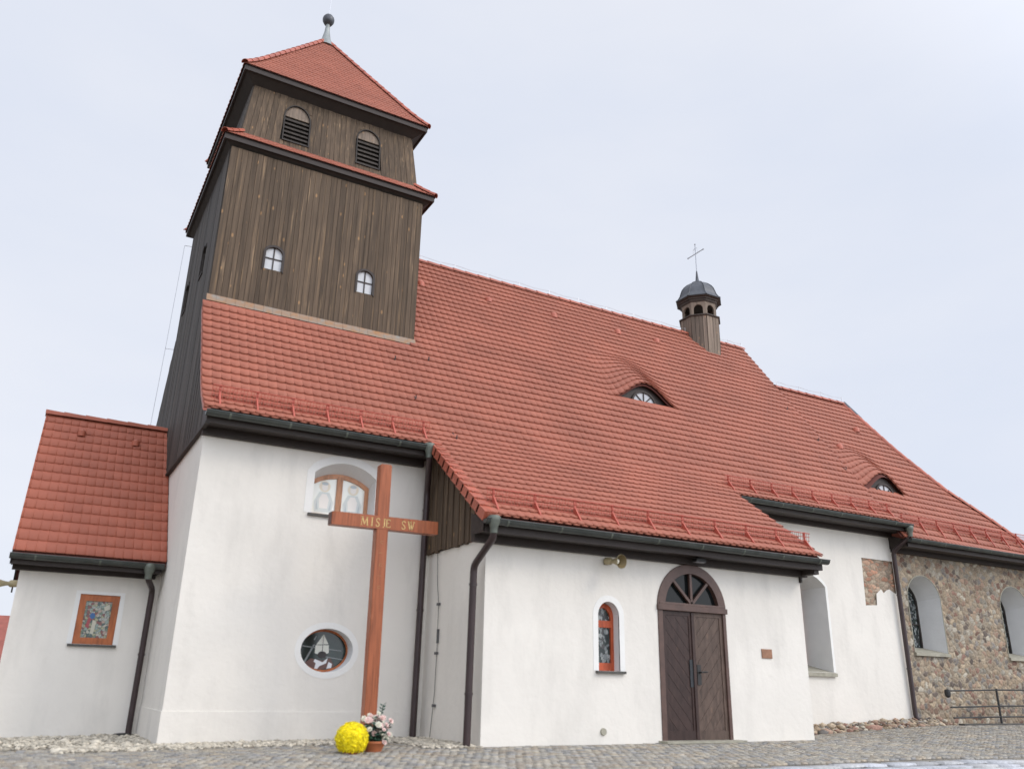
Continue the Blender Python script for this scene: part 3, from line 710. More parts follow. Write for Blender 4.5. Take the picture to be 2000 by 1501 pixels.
rubble('bare_masonry', YN+.045, 17.35, 18.66, 1.95, 3.2, .018, .10, lambda x, z: x > 0, nw_, 'bare brick and stone patch in the nave plaster', .02,
       np.array([(.44, .24, .16), (.40, .29, .21), (.44, .36, .27), (.36, .28, .21), (.47, .30, .21)]), 2.0)
rubble('footing', YN+.066, 12.745, XN1, -1.1, -.45, .02, .14, lambda x, z: x > 0, nw_, 'bare rubble footing below the nave plaster', .05)

# ---------------------------------------------------------------- windows
# tower upper window: two arched lights with pale saints
FW = [(x, z) for x, z in arch_loop(3.82, 4.87, 2.665, 3.25, .175)]
o = window(FW, YT, .30, .06, 'frame_pale', 'glass_white', church, 'arched two light window with pale saints above the oval window', bars=[[(4.295, 2.7), (4.395, 2.7), (4.395, 3.40), (4.295, 3.40)]])
saint = lambda cx: [('glass_halo', (.84, .76, .60), [ell(cx, 3.24, .10, .105)]), ('glass_robe', (.68, .72, .69), [[(cx-.15, 2.76), (cx+.15, 2.76), (cx+.17, 2.95), (cx+.09, 3.13), (cx-.09, 3.13), (cx-.17, 2.95)]]),
                    ('glass_skin', (.88, .84, .78), [ell(cx, 3.23, .055, .07), [(cx-.07, 2.83), (cx+.07, 2.83), (cx+.09, 3.0), (cx+.04, 3.1), (cx-.04, 3.1), (cx-.09, 3.0)]]), ('glass_shade', (.52, .57, .58), [[(cx-.13, 2.8), (cx-.09, 2.8), (cx-.13, 2.98)], [(cx+.13, 2.8), (cx+.09, 2.8), (cx+.13, 2.98)], ell(cx, 3.295, .06, .03)])]
glaze(o, YT+.30+.033, saint(4.09)+saint(4.60), (2.75, .93))
b = MB(); b.box((3.74, YT-.05, 2.615), (4.93, YT+.29, 2.655)); b.build('sill', 'sill', o)
# oval window: bishop in dark glass
ol = oval_loop(4.285, .50, .42, .325)
o = window(ol, YT, .2, .03, 'frame', 'glass_green', church, 'oval window with a white mitred figure in dark leaded glass')
yy_ = YT+.2+.033
glaze(o, yy_, [('glass_line', (.20, .22, .22), [[(3.9, .60), (4.6, .52), (4.6, .50), (3.9, .58)], [(4.30, .40), (4.70, .33), (4.70, .31), (4.30, .38)], [(4.12, .72), (4.15, .80), (4.17, .80), (4.14, .71)], [(3.98, .25), (4.12, .62), (4.15, .62), (4.01, .24)]]),
               ('glass_mitre', (.66, .67, .60), [[(4.17, .62), (4.28, .84), (4.37, .64)], [(4.155, .45), (4.16, .61), (4.38, .62), (4.39, .46), (4.27, .40)]]),
               ('glass_brown', (.12, .055, .045), [[(3.97, .22), (4.1, .34), (4.3, .3), (4.42, .36), (4.5, .2), (4.28, .125), (4.1, .15)]]),
               ('glass_pallium', (.72, .73, .74), [[(4.15, .28), (4.17, .33), (4.30, .27), (4.38, .36), (4.36, .25), (4.25, .19), (4.22, .13), (4.17, .14), (4.19, .24)], [(4.37, .14), (4.40, .28), (4.46, .24), (4.45, .16)]]),
               ('glass_face', (.025, .02, .02), [ell(4.28, .42, .075, .07), [(4.272, .45), (4.284, .45), (4.282, .82), (4.278, .82)]])], (.49, .76))
# porch narrow window
o = window(arch_loop(8.05, 8.47, .275, 1.10, .215), YP, .16, .055, 'frame_red', 'stain_grey', church, 'narrow arched porch window with red brown frame and leaded glass', bars=[[(8.07, .95), (8.45, .95), (8.45, 1.06), (8.07, 1.06)], [(8.08, .29), (8.44, .29), (8.44, .40), (8.08, .40)]])
b = MB(); b.box((7.99, YP-.06, .235), (8.55, YP+.17, .272)); b.build('sill', 'sill', o)
# annex window
o = window(AW, YA, .03, .105, 'frame', 'stain_cells', church, 'square window with orange frame and many coloured glass')
glaze(o, YA+.03+.033, [('glass_blue', (.02, .11, .30), [ell(.965, 1.0, .04, .05)]), ('glass_red', (.34, .05, .06), [[(.88, .82), (.93, .80), (.955, .95), (.91, .98)]]), ('glass_pale', (.5, .48, .38), [[(.97, .72), (1.02, .7), (1.04, .9), (.98, .94)], [(1.14, 1.08), (1.22, 1.12), (1.2, 1.2), (1.12, 1.15)]])])
surround(AW, YA, .085, o, True)
b = MB(); b.box((.66, YA-.06, .50), (1.40, YA+.05, .535)); b.build('sill', 'sill', o)
# nave window
o = window(scale_loop(NW, .03), YN, .72, .06, 'frame', 'stain_grey', church, 'tall nave window set deep in its white reveal', bars=[[(15.32, .5), (15.36, .5), (15.36, 2.6), (15.32, 2.6)]])
b = MB(); b.add([(14.58, YN-.07, .43), (16.09, YN-.07, .43), (16.03, YN+.72, .62), (14.64, YN+.72, .62), (14.58, YN-.07, .36), (16.09, YN-.07, .36), (16.03, YN+.72, .36), (14.64, YN+.72, .36)], [(0, 1, 2, 3), (0, 4, 5, 1), (1, 5, 6, 2), (0, 3, 7, 4), (4, 7, 6, 5)]); b.build('sill', 'sill_stone', o)
for l, lb in ((SW1, 'arched chancel window beside the brown downpipe'), (SW2, 'arched chancel window above the iron railing')):
    xm = (l[0][0]+l[1][0])/2; il = [(xm+(x-xm)*.86, z) for x, z in l]
    window([(x, z-(z-il[0][1])*.05) for x, z in il], YN, .6, .05, 'eave', 'stain_grey', church, lb, bars=[[(xm-.02, 1.0), (xm+.02, 1.0), (xm+.02, 2.75), (xm-.02, 2.75)], [(xm-.5, 1.7), (xm+.5, 1.7), (xm+.5, 1.73), (xm-.5, 1.73)]])

# ---------------------------------------------------------------- door
xm = (9.29+10.775)/2; DS = 1.33; hw = .742
b = MB(); ang = np.linspace(0, math.pi, 28)
arc = lambda r, y: [(xm+r*math.cos(a), y, DS+r*math.sin(a)) for a in ang]
b.band(arc(.765, YP-.025), arc(.60, YP-.025), (0, .12, 0)); b.box((9.275, YP-.02, -.80), (9.375, YP+.1, DS-.04)); b.box((10.72, YP-.02, -.80), (10.79, YP+.1, DS-.04))
b.box((9.26, YP-.05, DS-.045), (10.81, YP+.1, DS+.045)); b.box((9.30, YP-.035, DS+.045), (10.77, YP+.1, DS+.09))
door = b.build('door', 'door_frame', church, 'dark brown double door with diagonal boards and arched fanlight', bevel=.006)
b = MB()
for a in (R(45), R(90), R(135)):
    d = Vector((math.cos(a), 0, math.sin(a))); n = Vector((-d.z, 0, d.x))*.024; p = Vector((xm, YP-.01, DS+.08))
    b.prism([p+n, p-n, p+d*.57-n, p+d*.57+n], (0, .05, 0))
b.build('glazing_bar', 'door_frame', door)
MB().prism(arc(.61, YP+.06), (0, .01, 0)).build('fanlight', 'glass_dark', door)
def clip_rect(poly, x0, x1, z0, z1):
    for ax, lim, sg in ((0, x0, 1), (0, x1, -1), (1, z0, 1), (1, z1, -1)):
        out = []
        for i in range(len(poly)):
            p, q = poly[i-1], poly[i]; a, c = sg*(p[ax]-lim), sg*(q[ax]-lim)
            if (a >= 0) != (c >= 0): t = a/(a-c); out.append((p[0]+(q[0]-p[0])*t, p[1]+(q[1]-p[1])*t))
            if c >= 0: out.append(q)
        poly = out
        if not poly: return []
    return poly
def leaf(x0, x1, sgn, material, label):
    z0, z1 = -.785, DS-.05; b = MB(); b.box((x0, YP+.045, z0), (x1, YP+.08, z1))
    fr = .065
    for a in ((x0, z0, x0+fr, z1), (x1-fr, z0, x1, z1), (x0+fr, z1-fr, x1-fr, z1)): b.box((a[0], YP+.012, a[1]), (a[2], YP+.045, a[3]))
    b.box((x0-.0, YP+.005, z0), (x1, YP+.012, z0+.17)); b.box((x0+fr, YP+.012, z0), (x1-fr, YP+.045, z0+.16))
    s = .23; n = Vector((1, sgn)).normalized()
    for k in range(-14, 24):
        # strips across the leaf at 45 degrees
        base = k*s
        u = [(x0-3, None)]
        c = [((x0-4), z0+base+sgn*4*1.0*-1+0), ((x1+4), 0)]
        xa, xb = x0-4, x1+4
        za = z0+base-sgn*(xa-x0)*-1.15; zb = z0+base-sgn*(xb-x0)*-1.15
        poly = clip_rect([(xa, za), (xb, zb), (xb, zb+s-.007), (xa, za+s-.007)], x0+fr, x1-fr, z0+.16, z1-fr)
        if len(poly) >= 3: b.prism([(x, YP+.024, z) for x, z in poly], (0, .021, 0))
    return b.build('leaf', material, door, label)
leaf(9.378, xm-.012, -1, 'door', 'dark left leaf'); leaf(xm+.012, 10.718, 1, 'door_sheen', 'right leaf with sheen put into its paler colour')
b = MB(); b.box((xm-.03, YP-.008, -.77), (xm+.03, YP+.02, DS-.06)); b.build('meeting_stile', 'door', door)
b = MB(); b.box((xm+.05, YP-.004, .1), (xm+.13, YP+.012, .42)); b.tube([(xm+.09, YP-.004, .3), (xm+.09, YP-.06, .3), (xm+.22, YP-.065, .31)], .013, 8); b.build('handle', 'iron', door)
b = MB(); b.box((xm-.10, YP+.008, .06), (xm-.03, YP+.0125, .5)); b.build('push_plate', 'push_plate', door)
tag(MB().prism([(9.2, YP-.22, -.795), (10.9, YP-.22, -.795), (10.9, YP+.1, -.795), (9.2, YP+.1, -.795)], (0, 0, .035)).build('doorstep', 'sill_stone', door))

# ---------------------------------------------------------------- boarded walls
def boards(name, A, B, topf, botf, outv, bw, material, parent, label, hole=None, thick=.024, jag=.0, batten=False, snap=()):
    """vertical boards from A to B (ground points); topf/botf(t) give the 3d ends at fraction t"""
    ln = (Vector(B)-Vector(A)).length; n = max(1, round(ln/bw)); b = MB(); ov = Vector(outv)
    edges = [0]
    for i in range(n): edges.append(edges[-1]+random.uniform(.8, 1.2))
    edges = [e/edges[-1] for e in edges]
    for tb in snap:
        i = min(range(1, n), key=lambda i: abs(edges[i]-tb)); edges[i] = tb
    for i in range(n):
        g = .006/ln; t0, t1 = edges[i]+g*.5, edges[i+1]-g*.5; d = random.uniform(0, .009); tm = (t0+t1)/2
        if batten and i % 2: d += .018
        b0, b1, u0, u1 = [Vector(v) for v in (botf(t0), botf(t1), topf(t0), topf(t1))]
        j = random.uniform(-jag, jag)
        if jag: b0.z += j; b1.z += j
        spans = [(0., 1.)]
        if hole:
            for h in hole:
                zz = h(tm)
                if zz:
                    f0 = (zz[0]-b0.z)/(u0.z-b0.z); f1 = (zz[1]-b0.z)/(u0.z-b0.z)
                    spans = [q for s in spans for q in ([s] if f1 <= s[0] or f0 >= s[1] else [(s[0], f0), (f1, s[1])]) if q[1]-q[0] > .002]
        for s0, s1 in spans:
            p = [b0.lerp(u0, s0), b1.lerp(u1, s0), b1.lerp(u1, s1), b0.lerp(u0, s1)]
            o1 = ov*(thick+d); o0 = ov*(-.004)
            b.add([q+o0 for q in p]+[q+o1 for q in p], [(3, 2, 1, 0), (4, 5, 6, 7), (0, 1, 5, 4), (1, 2, 6, 5), (2, 3, 7, 6), (3, 0, 4, 7)])
    return b.build(name, material, parent, label)
def backing(name, pts, parent, material='eave'): return MB().add(pts, [tuple(range(len(pts)))]).build(name, material, parent)

# tower shaft (square, boarded)
SX0, SX1, SY0, SY1, SZ0, SZ1 = 1.925, 6.139, YW, 19.9, 6.3, 10.32
SHW = [(3.02, 7.79, 8.13, 8.28, .168), (4.955, 7.77, 8.12, 8.275, .168)]
def arch_hole(xc, z0, zs, zt, hw, x0, ln):
    def f(t):
        x = x0+t*ln
        if abs(x-xc) > hw+.02: return None
        k = min(1, abs(x-xc)/(hw+.02)); return (z0-.01, zs+(zt-zs)*math.sqrt(max(0, 1-k*k))+.02)
    return f
core = MB(); core.box((SX0+.01, SY0+.03, 3.9), (SX1-.01, SY1, SZ1)); core.build('tower_core', 'eave', church)
shaft = boards('tower_shaft', (SX0, SY0, 0), (SX1, SY0, 0), lambda t: (SX0+t*(SX1-SX0), SY0, SZ1), lambda t: (SX0+t*(SX1-SX0), SY0, 6.77+.05*t), (0, -1, 0), .105, 'wood', church,
               'tower shaft clad in weathered dark brown boards', [arch_hole(h[0], h[1], h[2], h[3], h[4], SX0, SX1-SX0) for h in SHW], snap=[(h[0]+q*(h[4]+.02)-SX0)/(SX1-SX0) for h in SHW for q in (-1, 1)])
boards('side_cladding', (SX1, SY0, 0), (SX1, SY1, 0), lambda t: (SX1, SY0+t*(SY1-SY0), SZ1), lambda t: (SX1, SY0+t*(SY1-SY0), 6.3), (1, 0, 0), .14, 'wood', shaft, None)
b = MB(); b.box((SX0-.03, SY0-.03, 6.8), (SX0+.05, SY0+.02, SZ1)); b.build('corner_board', 'wood', shaft)
for xc, z0, zs, zt, hw_ in SHW:
    lp = arch_loop(xc-hw_, xc+hw_, z0, zs, zt-zs); b = MB()
    out = at_y(scale_loop(lp, -.045), SY0-.05); b.band(out[1:]+out[:1], (at_y(scale_loop(lp, .0), SY0-.05)[1:]+at_y(scale_loop(lp, 0), SY0-.05)[:1]), (0, .06, 0))
    b.box((xc-.012, SY0-.012, z0), (xc+.012, SY0+.01, zt)); b.box((xc-hw_, SY0-.0115, (z0+zs)/2+.06), (xc+hw_, SY0+.0095, (z0+zs)/2+.085))
    o = b.build('window', 'eave_brown', church, 'small arched tower window with white panes, '+('left' if xc < 4 else 'right')+' of the pair')
    MB().prism(at_y(lp, SY0+.005), (0, .012, 0)).build('pane', 'tower_pane', o)
# flashing where the shaft meets the roof
b = MB(); n = 24
for i in range(n):
    x0 = SX0-.06+i*(SX1-SX0+.1)/n; x1 = x0+(SX1-SX0+.1)/n-.003; y0 = SY0-.035; y1 = SY0-.085; j = random.uniform(0, .012)
    b.add([(x0, y0, float(roofz(y0))+.17), (x1, y0, float(roofz(y0))+.17), (x1, y1-j, float(roofz(y1))+.085), (x0, y1-j, float(roofz(y1))+.085)], [(0, 1, 2, 3)])
b.build('flashing', 'flash', roof)
# west gable cladding, from the plaster up to the verges
GX = 1.91
def gtop(y):
    yy = y if y <= YR else 2*YR-y
    return float(roofz(max(yy, EY1)))-.02
def gy(t): return 13.2+t*(22.76-13.2)
boards('gable_cladding', (GX, 13.2, 0), (GX, 22.76, 0), lambda t: (GX, gy(t), SZ1 if SY0 <= gy(t) <= SY1 else gtop(gy(t))), lambda t: (GX, gy(t), 3.82), (-1, 0, 0), .13, 'wood_dark', church, 'boarded west gable of the tower with shade put into its dark colour', jag=.012,  # west side: shade put into the darker board colour
       hole=[lambda t: (8.05, 8.75) if abs(gy(t)-17.06) < .2 else None, lambda t: (8.05, 8.75) if abs(gy(t)-19.2) < .2 else None])
for yv in (17.06, 19.2):
    lp = arch_loop(yv-.19, yv+.19, 8.05, 8.6, .14); b = MB(); b.band([(GX-.05, y, z) for y, z in scale_loop(lp, -.04)], [(GX-.05, y, z) for y, z in lp], (.05, 0, 0)); o = b.build('window', 'eave', church, 'dark arched slit window in the west tower side')
    MB().prism([(GX+.004, y, z) for y, z in lp], (.01, 0, 0)).build('pane', 'glass_dark', o)
b = MB(); b.box((GX-.045, 13.2, 3.775), (GX+.02, 22.7, 3.82)); b.build('drip_board', 'eave', church)
# west verge of the tower lean-to: tile ends seen edge on
b = MB()
for k in range(int(S1/G), NC):
    y = float(y_of(k*G)); y2 = float(y_of(k*G+G*1.1))
    if y2 > 15.42: break
    z0, z1 = float(roofz(y)), float(roofz(y2)); b.add([(XV0-.005, y, z0+.07), (XV0-.005, y2, z1+.05), (XV0-.005, y2, z1-.02), (XV0-.005, y, z0-.02), (GX, y, z0+.07), (GX, y2, z1+.05), (GX, y2, z1-.02), (GX, y, z0-.02)], [(0, 1, 2, 3), (0, 4, 5, 1), (0, 3, 7, 4), (3, 2, 6, 7)])
b.build('verge_tiles', 'ridge', roof)
# porch west triangle boards
def ptop(t): y = YP-.3+t*(YT-YP+.3); return (XP0-.012, y, float(roofz(y))-.02)
boards('porch_cladding', (XP0, YP-.3, 0), (XP0, YT, 0), ptop, lambda t: (XP0-.012, YP-.3+t*(YT-YP+.3), 2.16 if YP-.3+t*(YT-YP+.3) > YP+.05 else 2.3), (-1, 0, 0), .11, 'wood', church, 'dark board and batten triangle above the porch side wall', jag=.02, batten=True)

# skirt roof, belfry, pyramid roof
CX, CY = 4.055, 17.716
def square_roof(name, prof, gx, g, tw, parent, label, material='tile'):
    """four faces; prof: list of (half width, z) from eave up"""
    prof = np.array(prof, float); d = prof[:, 0]; z = prof[:, 1]
    s = np.concatenate([[0], np.cumsum(np.hypot(np.diff(d), np.diff(z)))])
    out = None
    for f in range(4):
        c, sn = [(1, 0), (0, 1), (-1, 0), (0, -1)][f]
        def P(a, ss):
            dd = np.interp(ss, s, d); zz = np.interp(ss, s, z); e = .02
            sl = (np.interp(ss+e, s, z)-np.interp(ss-e, s, z)); dl = (np.interp(ss-e, s, d)-np.interp(ss+e, s, d))
            dl = np.maximum(dl, 1e-4); n = np.stack([np.zeros_like(dd), -sl, dl], -1); n /= np.linalg.norm(n, axis=-1, keepdims=True)
            p = np.stack([a, -dd*gx[1], zz], -1); q = p.copy(); m = n.copy()
            q[..., 0] = p[..., 0]*c-p[..., 1]*sn+CX; q[..., 1] = p[..., 0]*sn+p[..., 1]*c+CY
            m[..., 0] = n[..., 0]*c-n[..., 1]*sn; m[..., 1] = n[..., 0]*sn+n[..., 1]*c
            return q, m
        hi = lambda sv: float(np.interp(sv, s, d))*gx[1]
        o = lay_tiles(name if f == 0 else 'roof_face', P, int(s[-1]/g), g, tw, lambda sv: -hi(sv), hi, lambda A, S: A > -99, material, parent if f == 0 else out, label if f == 0 else None, lift=.017, thick=.011)
        if f == 0: out = o
    b = MB(); n = len(prof)
    for dd, zz in prof: b.v += [(CX-dd*gx[1], CY-dd*gx[1], zz-.01), (CX+dd*gx[1], CY-dd*gx[1], zz-.01), (CX+dd*gx[1], CY+dd*gx[1], zz-.01), (CX-dd*gx[1], CY+dd*gx[1], zz-.01)]
    b.f = [(i*4+k, i*4+(k+1) % 4, i*4+4+(k+1) % 4, i*4+4+k) for i in range(n-1) for k in range(4)]
    b.build('roof_boarding', 'deck', out)
    for k, (ax, ay) in enumerate(((-1, -1), (1, -1), (1, 1), (-1, 1))):
        caps('hip_tiles', [(CX+ax*dd*gx[1], CY+ay*dd*gx[1], zz+.035) for dd, zz in prof[::-1]], .085, .27, 'ridge', out)
    return out
SK = 2.365
skirt = square_roof('skirt_roof', [(SK, 10.53), (SK-.2, 10.70), (1.93, 10.95)], (1, 1), .14, .17, church, 'narrow tiled skirt roof round the tower')
BE = 2.165
tower_roof = square_roof('tower_roof', [(BE, 12.49), (BE-.13, 12.65), (BE-.34, 12.94), (.9, 14.37), (.05, 15.70)], (1, 1), .14, .17, church, 'red pyramid roof on the belfry')
def eave_box(hw_o, z_o, hw_i, z_i, parent, fasc):
    b = MB()
    for k in range(4):
        c, s = [(1, 0), (0, 1), (-1, 0), (0, -1)][k]
        def T(x, y, z): return (CX+x*c-y*s, CY+x*s+y*c, z)
        h = hw_o-.03
        b.add([T(-h, -h, z_o), T(h, -h, z_o), T(h, -h, z_o-fasc), T(-h, -h, z_o-fasc), T(-h+.04, -h+.04, z_o-fasc), T(h-.04, -h+.04, z_o-fasc)], [(0, 1, 2, 3), (3, 2, 5, 4)])
    b.build('fascia', 'eave_brown', parent)
    b = MB()
    for k in range(4):
        c, s = [(1, 0), (0, 1), (-1, 0), (0, -1)][k]
        def T(x, y, z): return (CX+x*c-y*s, CY+x*s+y*c, z)
        h = hw_o-.07; b.add([T(-h, -h, z_o-fasc+.02), T(h, -h, z_o-fasc+.02), T(hw_i, -hw_i, z_i), T(-hw_i, -hw_i, z_i)], [(0, 1, 2, 3)])
    b.build('soffit', 'eave', parent)
eave_box(SK, 10.55, 2.08, 10.27, skirt, .15); eave_box(BE, 12.51, 1.80, 12.18, tower_roof, .15)
# belfry walls, slightly tapering
BH0, BH1, BZ0, BZ1 = 2.0, 1.845, 10.86, 12.25
core = MB(); core.add([(CX+sx*h, CY+sy*h, z) for h, z in ((BH0-.03, BZ0), (BH1-.03, BZ1)) for sx, sy in ((-1, -1), (1, -1), (1, 1), (-1, 1))], [(0, 1, 5, 4), (1, 2, 6, 5), (2, 3, 7, 6), (3, 0, 4, 7)]); core.build('belfry_core', 'eave', church)
LV = [(3.195, 11.0, 11.66, 12.03, .285), (4.845, 11.0, 11.70, 12.03, .275)]
belfry = None
for k in range(4):
    c, s = [(1, 0), (0, 1), (-1, 0), (0, -1)][k]
    def T(x, y, z, c=c, s=s): return Vector((CX+x*c-y*s, CY+x*s+y*c, z))
    holes = [(lambda t, q=q: arch_hole(*q, CX-1.93, 3.86)(t)) for q in LV] if k == 0 else None
    bb = boards('belfry' if k == 0 else 'side_cladding', T(-BH0, -BH0, 0), T(BH0, -BH0, 0), lambda t: T(-BH1+2*BH1*t, -BH1, BZ1), lambda t: T(-BH0+2*BH0*t, -BH0, BZ0), T(0, -1, 0)-T(0, 0, 0), .125,
                'wood' if k != 3 else 'wood_dark', church if k == 0 else belfry, 'boarded belfry stage with two louvred sound openings' if k == 0 else None, holes, snap=[(h[0]+q*(h[4]+.02)-CX+1.93)/3.86 for h in LV for q in (-1, 1)] if k == 0 else ())  # west face takes the darker copy, its shade put into the colour
    if k == 0: belfry = bb
def spandrel(xc, zs, zt, hw, yf, parent):
    a = np.linspace(0, math.pi, 14); g = .05
    lp = [(xc+hw+g, zs-.02), (xc+hw+g, zt+.07), (xc-hw-g, zt+.07), (xc-hw-g, zs-.02)]+[(xc-hw*math.cos(t), zs+(zt-zs)*math.sin(t)) for t in a]
    MB().prism([(x, yf(z), z) for x, z in lp], (0, .02, 0)).build('spandrel', 'wood', parent)
for xc, z0, zs, zt, hw_ in SHW: spandrel(xc, zs, zt, hw_, lambda z: SY0-.021, shaft)
def by(z): return CY-(BH0+(BH1-BH0)*(z-BZ0)/(BZ1-BZ0))
for i, (xc, z0, zs, zt, hw_) in enumerate(LV):
    spandrel(xc, zs, zt, hw_, lambda z: by(z)-.021, belfry)
    lp = arch_loop(xc-hw_, xc+hw_, z0, zs, zt-zs); b = MB()
    O = [(x, by(z)-.055, z) for x, z in scale_loop(lp, -.012)]; I = [(x, by(z)-.055, z) for x, z in scale_loop(lp, .012)]
    b.ring(O, I, (0, .08, 0)); o = b.build('louvre', 'eave', church, ('left' if i == 0 else 'right')+' arched louvred sound opening of the belfry')
    MB().prism([(x, by(z)+.045, z) for x, z in lp], (0, .01, 0)).build('dark_backing', 'eave', o)
    ns = 6; h = (zs-z0+.02)/ns
    for q in range(ns):
        z = z0+.02+q*h; y = by(z)
        MB().add([(xc-hw_, y-.035, z), (xc+hw_, y-.035, z), (xc+hw_, y+.04, z+h*.75), (xc-hw_, y+.04, z+h*.75), (xc-hw_, y-.03, z-.018), (xc+hw_, y-.03, z-.018), (xc+hw_, y+.04, z+h*.75-.02), (xc-hw_, y+.04, z+h*.75-.02)], [(0, 1, 2, 3), (0, 4, 5, 1), (4, 7, 6, 5), (0, 3, 7, 4), (1, 5, 6, 2)]).build('slat', 'wood_dark', o)
    tl = [(xc+hw_*.97, zs+.03)]+[(xc+hw_*.97*math.cos(a), zs+.03+(zt-zs-.04)*math.sin(a)) for a in np.linspace(.05, math.pi-.05, 16)]+[(xc-hw_*.97, zs+.03)]
    MB().prism([(x, by(z)-.012, z) for x, z in tl], (0, .03, 0)).build('arch_panel', 'turret_wood', o)
# finial
b = MB(); b.lathe((CX, CY, 15.62), [(.26, -.12), (.2, .02), (.12, .16), (.07, .42), (.045, .72)], 14); fin = b.build('finial', 'zinc', church, smooth=True)
b = MB(); b.lathe((CX, CY, 16.44), [(.03, -.17), (.1, -.14), (.145, -.06), (.155, 0), (.145, .06), (.1, .13), (.03, .16)], 16); b.build('ball', 'lead', fin, smooth=True)
b = MB(); b.tube([(CX, CY, 16.58), (CX+.01, CY, 17.5)], .008, 6); b.build('rod', 'wire', fin)

# ---------------------------------------------------------------- eaves, gutters, pipes
def eave_run(x0, x1, ye, ze, ywall, zwall, cap0=True, deep=.14):
    """fascia + soffit below an eave line, half round gutter in front"""
    b = MB(); zf = ze-.06
    b.box((x0+.04, ye+.07, zf-deep), (x1-.04, ye+.11, zf))
    b.add([(x0+.04, ye+.11, zf-deep+.015), (x1-.04, ye+.11, zf-deep+.015), (x1-.04, ywall+.02, zf-deep+.03), (x0+.04, ywall+.02, zf-deep+.03)], [(0, 1, 2, 3)])
    b.box((x0+.06, ywall-.10, zwall-.14), (x1-.06, ywall+.02, zf-deep+.03)) if zwall-.14 < zf-deep else None
    for xx in (x0+.04, x1-.06): b.add([(xx, ye+.07, zf-deep), (xx, ye+.07, zf), (xx, ywall, zf-deep+.35), (xx, ywall, zf-deep-.0)], [(0, 1, 2, 3)])
    b.build('eave_board', 'eave_brown', church)
    b = MB(); rr = .075; yc_ = ye-.015; zc_ = ze-.05
    prof = [(yc_+rr*math.cos(a), zc_+rr*math.sin(a)) for a in np.linspace(math.pi, 2*math.pi, 12)]
    inn = [(yc_+(rr-.006)*math.cos(a), zc_+(rr-.006)*math.sin(a)) for a in np.linspace(2*math.pi, math.pi, 12)]
    b.prism([(x0, y, z) for y, z in prof+inn], (x1-x0, 0, 0))
    b.tube([(x0, yc_-rr, zc_+.004), (x1, yc_-rr, zc_+.004)], .012, 6)
    for xx in (x0, x1-.004): b.prism([(xx, y, z) for y, z in prof], (.004, 0, 0))
    g = b.build('gutter', 'gutter', church, smooth=True)
    for xx in np.arange(x0+.35, x1-.2, .95):
        b = MB(); b.band([(xx, y, z) for y, z in [(yc_+(rr+.006)*math.cos(a), zc_+(rr+.006)*math.sin(a)) for a in np.linspace(math.pi, 2*math.pi, 10)]], [(xx, y, z) for y, z in [(yc_+(rr-.001)*math.cos(a), zc_+(rr-.001)*math.sin(a)) for a in np.linspace(math.pi, 2*math.pi, 10)]], (.03, 0, 0)); b.build('gutter_clip', 'hopper', g)
    return g
eave_run(1.84, 5.80, EY1-.02, 4.0, YT, 3.84, deep=.14)
eave_run(5.66, 12.92, EY0-.02, 2.395, YP, 2.22, deep=.16)
eave_run(12.86, 18.62, EY1-.02, 4.0, YN, 3.86, deep=.14)
eave_run(18.5, 25.2, CE0-.02, 3.66, YN, 3.5, deep=.16)
b = MB(); b.box((XP1-.05, YP-.42, 2.10), (XP1+.07, YP+.05, 2.36)); b.box((XP1-.02, YP-.05, 1.98), (XP1+.02, YP+.02, 2.12)); b.build('eave_bracket', 'eave_brown', church)
b = MB(); b.box((5.0, YP-.045, 2.02), (5.001, YP-.04, 2.03)); 
def downpipe(hop, pts, rad=.052, label=None, foot=None, clips=()):
    b = MB(); P = [Vector(pts[0])]
    for i in range(1, len(pts)-1):      # round the bends
        a, c, e = Vector(pts[i-1]), Vector(pts[i]), Vector(pts[i+1]); d1 = min(.09, (a-c).length*.4); d2 = min(.09, (e-c).length*.4)
        q0 = c+(a-c).normalized()*d1; q1 = c+(e-c).normalized()*d2
        for t in (0, .33, .66, 1): P.append(q0.lerp(c, t).lerp(c.lerp(q1, t), t))
    P.append(Vector(pts[-1])); b.tube(P, rad, 12)
    for z in clips:
        for i in range(len(pts)-1):
            p, q = Vector(pts[i]), Vector(pts[i+1])
            if min(p.z, q.z) < z < max(p.z, q.z):
                c = p.lerp(q, (z-p.z)/(q.z-p.z)); b.tube([c-Vector((0, 0, .015)), c+Vector((0, 0, .015))], rad+.009, 12)
    o = b.build('downpipe', 'pipe', church, label, smooth=True)
    h = Vector(hop)
    b = MB(); b.lathe(h, [(.055, -.2), (.06, -.12), (.095, -.02), (.1, .04), (.085, .06)], 12); b.build('hopper', 'hopper', o, smooth=True)
    return o
downpipe((1.67, 15.62, 1.80), [(1.67, 15.62, 1.72), (1.68, 15.65, 1.60), (1.815, 16.02, 1.47), (1.805, 16.08, -.92)], .05, 'brown downpipe between annex and tower', clips=(.4,))
b = MB(); b.lathe((1.70, 15.95, -.9), [(.16, -.05), (.16, .03), (.12, .07), (.02, .08)], 12); b.build('gully', 'iron', church)
downpipe((5.62, 13.09, 3.94), [(5.62, 13.09, 3.84), (5.64, 13.1, 3.72), (5.80, 13.5, 3.25), (5.79, 13.53, -.83)], .055, 'long dark downpipe in the corner of tower and porch', clips=(2.9, 1.2))
downpipe((5.80, 10.93, 2.34), [(5.80, 10.93, 2.22), (5.81, 10.96, 2.08), (5.80, 11.55, 1.73), (5.79, 11.57, -.80)], .055, 'bent brown downpipe at the porch corner', clips=(1.45, -.1))
downpipe((18.53, 13.11, 3.86), [(18.53, 13.11, 3.78), (18.53, 13.14, 3.66), (18.50, 13.62, 3.36), (18.56, 13.66, -.50), (18.68, 13.45, -.62)], .055, 'brown downpipe between nave plaster and chancel stone', clips=(2.3, .6))

